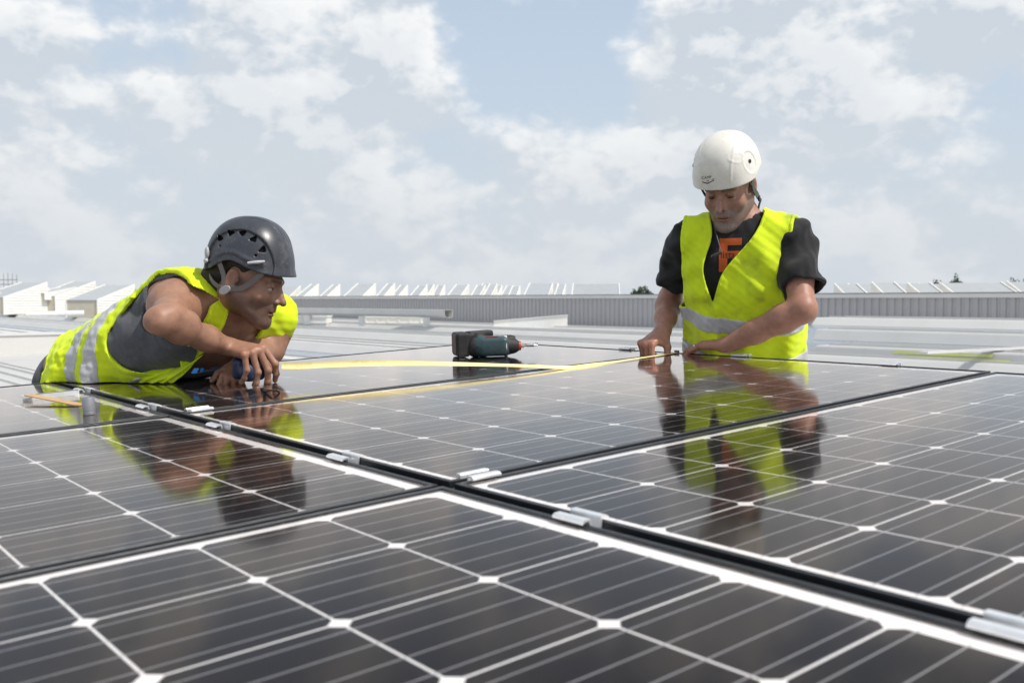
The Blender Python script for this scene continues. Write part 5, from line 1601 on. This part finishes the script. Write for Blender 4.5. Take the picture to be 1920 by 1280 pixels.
m = MB(); m.lathe([(.006, -.002), (.006, .002), (.004, .003)], 16, 'y'); o = m.build('rivet', M_BUCK_D, he2, smooth=40); nr = unit(V3(-.2, -.9, .55)); o.location = V3(0.0, -.108, .068); o.rotation_euler = (math.radians(200), 0, 0)
# brand lettering and chevron on the front
def on_h2(x, y): return (at(x, y, 2.90) - hm2o) @ HM2
oc = on_h2(1325, 333); dvx = unit(on_h2(1345, 331) - on_h2(1305, 335)); vdir = unit((CW - at(1325, 333, 2.90)) @ HM2); dvy = unit(np.cross(vdir, dvx))
tv, tf = text_mesh('CAMP', 6.6 * px_ * 1.2); tv = tv * np.array([.72, .95]); tv[:, 1] += tv[:, 0] * .0
sh2i = sh2
decal('helmet_lettering', sh2, tv, tf, oc, dvx, dvy, M_INK, sh2, .0006, sub=False)
q = px_
cv = np.array([(-6 * q, -6.5 * q), (1 * q, -10 * q), (12 * q, -5.5 * q), (12 * q, -7 * q), (1 * q, -12 * q), (-7 * q, -8 * q), (0 * q, -6.2 * q), (12 * q, -3.2 * q), (12 * q, -4.4 * q), (0 * q, -7.6 * q)])
decal('helmet_chevron', sh2, cv, [(0, 1, 4, 5), (1, 2, 3, 4), (6, 9, 8, 7)], oc, dvx, dvy, M_INK, sh2, .0006, sub=False)
def L2h(a, b, c): return (L2(a, b, c) - hm2o) @ HM2
for s in (1, -1):
    cen = L2h(0, 0, 0)
    bk = L2h(s * .078, -.030, -.062)
    strap('chin_strap', spline([(s * .086, .034, .006), L2h(s * .081, .012, -.012), L2h(s * .080, -.010, -.042), bk]), .015, .002, M_STRAP_D, he2, cen)
    m = MB(); m.tube(spline([bk, bk + V3(s * .004, -.010, -.012), bk + V3(s * .002, .002, -.022), bk + V3(0, .012, -.034)]), .0032, 8); m.build('strap_hook', M_BUCK_D, he2, smooth=60)
    m = MB(); m.box(-.003, .003, -.006, .006, -.008, .008); o = m.build('buckle', M_BUCK_D, he2, bevel=.001); o.location = bk + V3(s * .003, 0, -.004)
    strap('nape_cord', spline([bk, L2h(s * .066, -.062, -.060), L2h(s * .040, -.092, -.04)]), .007, .003, M_STRAP_D, he2, cen)
# ================================================================== tools and bits on the panels
M_CASE = mat('tape_case_blue', (.018, .028, .075), .42, var=.15, vscale=60)
M_CASE_G = mat('tape_case_grey', (.18, .19, .21), .5)
M_BLADE = mat('tape_yellow', (.80, .70, .33), .42, 0, .4, var=.05, vscale=30, dirt=(.30, .22, .08), dscale=40, damt=.35)
M_CORD = mat('black_cord', (.012, .012, .012), .7)

TS, TE = at(528, 686, 2.575), on_panel_w(1268, 661, .003)
TL = on_panel_w(1062, 690, .004)
hv = unit((TL - TS) * [1, 1, 0]); pn = V3(-hv[1], hv[0], 0)
def tape_pt(x, y):
    d = ray(x, y); s = ((TS - CW) @ pn) / (d @ pn); return CW + d * s
tm = empty('tape_measure', Matrix.Translation(Vector(TS + V3(-.05, 0, -.02))))
tag(tm, 'blue tape measure with its long yellow blade pulled out between the two workers', 'tape measure')
ctr = [(528, 686), (560, 686), (620, 683), (690, 681), (760, 681), (830, 682), (900, 683.5), (970, 685.5), (1015, 687.5)]
path = [tape_pt(x, y) for x, y in ctr]
land = [on_panel_w(x, y, .004) for x, y in ((1070, 689), (1125, 682), (1180, 674), (1225, 667.5), (1268, 661))]
path = spline(path + land, 7)
n_ = len(path); V_, F_ = [], []
for i, p in enumerate(path):
    t = unit(path[min(i + 1, n_ - 1)] - path[max(i - 1, 0)])
    q = (p - path[0]) @ hv / ((path[-1] - path[0]) @ hv)
    tilt = math.radians(np.interp(q, [0, .18, .32, .5, .62, .70, .8, 1], [64, 58, 38, 20, 24, 26, 4, 0]))
    side = unit(np.cross(t, V3(0, 0, 1)))            # towards the camera side
    upv = unit(np.cross(side, t))
    wv = side * math.cos(tilt) - upv * math.sin(tilt); nv = unit(np.cross(wv, t)); nv = nv if nv @ V3(0, -.6, .8) > 0 else -nv
    curve = np.interp(q, [0, .7, .85, 1], [1, 1, .3, .2])
    if q > .72: nv = AX_N.copy()
    for k in range(9):
        a = (k - 4) / 4
        V_.append(p + wv * a * .0100 - nv * .0040 * curve * (1 - a * a) * (1 if q < .74 else 0))
    for k in range(9):
        a = (k - 4) / 4
        V_.append(p + wv * a * .0100 - nv * .0040 * curve * (1 - a * a) * (1 if q < .74 else 0) + nv * .0006)
for i in range(n_ - 1):
    for k in range(8):
        a, b = i * 18 + k, (i + 1) * 18 + k
        F_ += [(a, a + 1, b + 1, b), (a + 9, b + 9, b + 10, a + 10)]
    a, b = i * 18, (i + 1) * 18
    F_ += [(a, b, b + 9, a + 9), (a + 8, a + 17, b + 17, b + 8)]
m = MB(); m.add(V_, F_); blade = m.build('blade', M_BLADE, tm, smooth=50); blade.matrix_parent_inverse = Matrix.Translation(-tm.location)
# black graduation ticks along the lower edge of the part lying near the hands
tk = MB()
for i in range(n_ - 1):
    for sub in range(4):
        f = sub / 4
        for kk, ln in ((16, .5 if (i * 4 + sub) % 5 else 1.0),):
            e0_ = np.array(V_[i * 18 + kk + 1]) * (1 - f) + np.array(V_[(i + 1) * 18 + kk + 1]) * f
            e1_ = np.array(V_[i * 18 + kk]) * (1 - f) + np.array(V_[(i + 1) * 18 + kk]) * f
            t = unit(path[i + 1] - path[i]); e1_ = e0_ + (e1_ - e0_) * ln
            up_ = V3(0, -.2, .8) * .0005
            tk.add([e0_ - t * .0004 + up_, e0_ + t * .0004 + up_, e1_ + t * .0004 + up_, e1_ - t * .0004 + up_], [(0, 1, 2, 3)])
o = tk.build('graduations', M_CORD, blade); 
# metal hook at the far end
m = MB(); m.box(-.001, .001, -.010, .010, -.004, .006); o = m.build('end_hook', M_BOLT, tm); o.matrix_parent_inverse = Matrix.Translation(-tm.location); o.matrix_basis = mtx_of(np.stack([AX_U, -AX_V, AX_N], 1), TE + hv * .002 + AX_N * .002)
# case inside the closing hand
cc = (tipsR1['index'] + tipsR1['ring'] + tipsR1['middle']) / 3 * .45 + (rwri + rf * .085) * .55
_n = V3(.10, -.34, .92); _n = unit(_n - rf * (_n @ rf)); cc = rwri + rf * .070 - _n * .050
Rc = np.stack([unit(V3(hv[0], hv[1], -.05)), unit(V3(-hv[1], hv[0], .25)), V3(0, 0, 1)], 1); Rc[:, 1] = unit(Rc[:, 1] - Rc[:, 0] * (Rc[:, 1] @ Rc[:, 0])); Rc[:, 2] = np.cross(Rc[:, 0], Rc[:, 1])
co_ = blob('case', [rbox(cc, (.043, .021, .029), Rc, .012, .004), cap(cc - Rc[:, 1] * .02 + Rc[:, 0] * .002, cc + Rc[:, 1] * .02, .030, .030, .006)], .0028, M_CASE, tm); co_.matrix_parent_inverse = Matrix.Translation(-tm.location)
l_ = blob('side_label', [cap(cc - Rc[:, 1] * .0225, cc - Rc[:, 1] * .0235, .020, .019, .002)], .0022, M_CASE_G, tm, nrelax=1); l_.matrix_parent_inverse = Matrix.Translation(-tm.location)
bt_ = blob('thumb_lock', [rbox(cc + Rc[:, 0] * .030 + Rc[:, 2] * .026, (.010, .008, .006), Rc, .003, .002)], .002, M_CASE_G, tm); bt_.matrix_parent_inverse = Matrix.Translation(-tm.location)
# wrist strap hanging to the glass
g1_ = on_panel_w(497, 733, .002); g2_ = on_panel_w(524, 736, .002)
m = MB(); m.tube(spline([at(480, 716, 2.615), at(482, 726, 2.60), g1_, on_panel_w(508, 731, .012), on_panel_w(517, 731, .010), g2_]), .0022, 8, flat=1.6)
o = m.build('wrist_strap', M_CORD, tm, smooth=60); o.matrix_parent_inverse = Matrix.Translation(-tm.location)

# ---- cordless driver lying on its side
M_TEAL = mat('driver_teal', (.030, .062, .070), .45, var=.12, vscale=70, dirt=(.10, .11, .11), dscale=30, damt=.4)
M_RUB = mat('driver_rubber', (.014, .014, .015), .65, var=.2, vscale=90, dirt=(.07, .065, .06), dscale=24, damt=.4)
M_RED = mat('driver_red', (.42, .035, .025), .4)
M_BIT = mat('bit_steel', (.62, .58, .50), .25, 1.0)
M_PLATE = mat('rating_plate', (.50, .50, .50), .5)
M_BROWN = mat('battery_plate', (.075, .030, .026), .6)
M_REDD = mat('driver_red_print', (.30, .05, .045), .5)
dU, dV = on_panel(918, 669)
dr = empty('cordless_driver', panel_matrix(dU, dV, 0, math.radians(-41)))
tag(dr, 'dark teal cordless impact driver with red collar lying on the far panel', 'driver')
HZ = .036
blob('motor_housing', [cap((-.022, 0, HZ + .001), (.052, 0, HZ), .0335, .0325, .01), ell((-.030, 0, HZ), (.030, .033, .034), None, .01), rbox((.018, 0, HZ), (.045, .0345, .030), None, .012, .01)], .0026, M_TEAL, dr, nrelax=2)
blob('gear_case', [cap((.060, 0, HZ), (.078, 0, HZ - .001), .0325, .026, .006), cap((.078, 0, HZ - .001), (.092, 0, HZ - .001), .024, .0165, .006), ell((.064, .010, HZ + .028), (.026, .018, .008), None, .006)], .0026, M_RUB, dr)
m = MB(); m.lathe([(.0345, .050), (.0350, .051), (.0350, .060), (.0345, .061), (.030, .061), (.030, .050)], 28, 'x', (0, 0, HZ)); m.build('rating_band', M_PLATE, dr, smooth=40)
m = MB(); m.lathe([(.0145, .092), (.0160, .094), (.0160, .104), (.0140, .107), (.009, .108)], 24, 'x', (0, 0, HZ - .001)); m.build('chuck_collar', M_RED, dr, smooth=40)
m = MB(); m.lathe([(.0085, .107), (.0085, .116), (.0040, .118), (.0040, .126), (.0052, .127), (.0052, .150), (.0036, .156), (.0012, .164)], 6, 'x', (0, 0, HZ - .001)); m.build('driver_bit', M_BIT, dr)
for k in range(4):
    m = MB(); m.box(-.004 + k * .012, .001 + k * .012, -.0352, -.0335, HZ - .016, HZ + .012); m.build('cooling_slot', M_RUB, dr)
m = MB(); m.box(-.010, .030, -.020, .012, HZ + .0325, HZ + .0345); m.build('red_mark', M_REDD, dr)
blob('rear_cap', [ell((-.046, .002, HZ - .002), (.030, .032, .033), None, .01), cap((-.050, .01, HZ), (-.080, .055, HZ + .006), .026, .023, .02)], .0026, M_RUB, dr)
blob('handle', [cap((-.030, .02, HZ + .014), (-.090, .085, HZ + .016), .022, .021, .012), rbox((-.036, .036, HZ + .040), (.050, .020, .012), np.array([[.80, -.6, 0], [.6, .80, 0], [0, 0, 1]]), .008, .012)], .0026, M_RUB, dr)
Rb_ = np.array([[.97, -.24, 0], [.24, .97, 0], [0, 0, 1]])
blob('battery_pack', [rbox((-.098, .030, .044), (.022, .056, .040), Rb_, .008, .004), rbox((-.078, .036, .048), (.022, .048, .034), Rb_, .008, .004)], .0026, M_RUB, dr)
m = MB(); m.box(-.0012, .0012, -.044, .040, -.032, .032); o = m.build('battery_side_plate', M_BROWN, dr, bevel=.0005); o.location = (-.1208, .026, .046); o.rotation_euler = (0, 0, math.atan2(.24, .97))
m = MB(); m.box(-.010, .010, -.001, .001, -.006, .006); o = m.build('battery_label', M_PLATE, dr); o.location = (-.083, -.0145, .055); o.rotation_euler = (0, -.5, .5)
m = MB(); m.tube(spline([(-.096, -.018, .030), (-.100, -.024, .012), (-.098, -.022, .003)]), .0045, 8, flat=.5); m.build('belt_strap', M_RUB, dr, smooth=60)

# ---- aluminium offcut with a thin wooden slat, and a small metal can
M_WOOD = mat('thin_wood', (.52, .33, .15), .6, var=.18, vscale=18, stretch=(1, 9, 9), bump=.15, bscale=120)
M_CAN = mat('zinc_can', (.30, .31, .33), .42, .55, var=.08, vscale=40)
sa, sb = on_panel(43, 752), on_panel(149, 740)
a_, b_ = uvw(*sa, 0), uvw(*sb, 0)
L_ = np.linalg.norm(b_ - a_); ux_ = unit(b_ - a_); uy_ = unit(np.cross(AX_N, ux_))
cs = empty('aluminium_offcut', mtx_of(np.stack([ux_, uy_, AX_N], 1), a_ + AX_N * .0003)); tag(cs, 'short piece of aluminium angle lying on the far left panel', 'metal offcut')
m = MB(); m.box(0, L_, 0, .002, 0, .0125); m.build('upright_leg', M_ALU, cs)
m = MB(); m.box(0, L_, .0022, .022, .0105, .0125); m.build('flat_leg', M_ALU, cs)
m = MB()
for k in range(14): m.box(.02 + k * L_ * .06, .02 + k * L_ * .06 + .010, .004, .007, .0127, .0136)
m.build('scale_marks', M_CORD, cs)
wa, wb = uvw(*on_panel(47, 744, .011), .0137), uvw(*on_panel(145, 762), .0012)
wx = unit(wb - wa); wy = unit(np.cross(AX_N, wx)); wz = np.cross(wx, wy)
ws = empty('wooden_slat', mtx_of(np.stack([wx, wy, wz], 1), wa)); tag(ws, 'thin pale wooden slat leaning on the aluminium offcut', 'wood strip')
wl_ = np.linalg.norm(wb - wa)
m = MB(); m.prism([(0, -.002), (wl_ - .01, -.003), (wl_, .003), (wl_ - .002, .018), (wl_ - .008, .022), (0, .022)], 'z', .0004, .0026); m.build('slat', M_WOOD, ws)
m = MB(); m.lathe([(.003, .0027), (.003, .0034), (.001, .0036)], 12, 'z', (.012, .010, 0)); m.build('rivet', M_BOLT, ws)
cU, cV = on_panel(167, 777)
cn = empty('metal_can', panel_matrix(cU, cV, .0002)); tag(cn, 'small grey metal can standing on the far left panel', 'can')
m = MB(); m.lathe([(.0125, 0), (.0133, .0008), (.0133, .0070), (.0129, .0074), (.0129, .0082), (.0133, .0086), (.0133, .0365), (.0128, .0375), (.0115, .0378)], 28); m.build('barrel', M_CAN, cn, smooth=35)
m = MB(); m.lathe([(.0114, .0340), (.0114, .0385), (.0100, .0392), (.0085, .0386), (.0085, .0345)], 24); m.build('rim', M_CAN, cn, smooth=35)
# crumbs left on the glass
# blue print on the tank top of the bent worker
M_BLUEP = fabric('blue_print', (.03, .16, .42), .85)
M_WHITEP = fabric('white_print', (.55, .55, .55), .85)
q_ = 2.62 / F_PX
def slant(rs):
    vs, fs = [], []
    for (x0, y0, x1, y1, sk) in rs:
        b = len(vs); vs += [((x0 - 385) * q_, (697 - y1) * q_), ((x1 - 385) * q_, (697 - y1) * q_), ((x1 + sk - 385) * q_, (697 - y0) * q_), ((x0 + sk - 385) * q_, (697 - y0) * q_)]; fs.append((b, b + 1, b + 2, b + 3))
    return np.array(vs), fs
v_, f_ = slant([(372, 690, 378, 705, 5), (386, 690, 392, 705, 5), (378, 695, 388, 699, 3), (356, 690, 366, 703, 8)])
decal('tank_print', tank1, v_, f_, at(385, 697, 2.62), (1, 0, 0), (0, 0, 1), M_BLUEP, tank1, .0016)
v_, f_ = slant([(372 + 4 * k, 707, 374.4 + 4 * k, 709.5, .5) for k in range(6)])
decal('tank_print', tank1, v_, f_, at(385, 697, 2.62), (1, 0, 0), (0, 0, 1), M_WHITEP, tank1, .0016, sub=False)
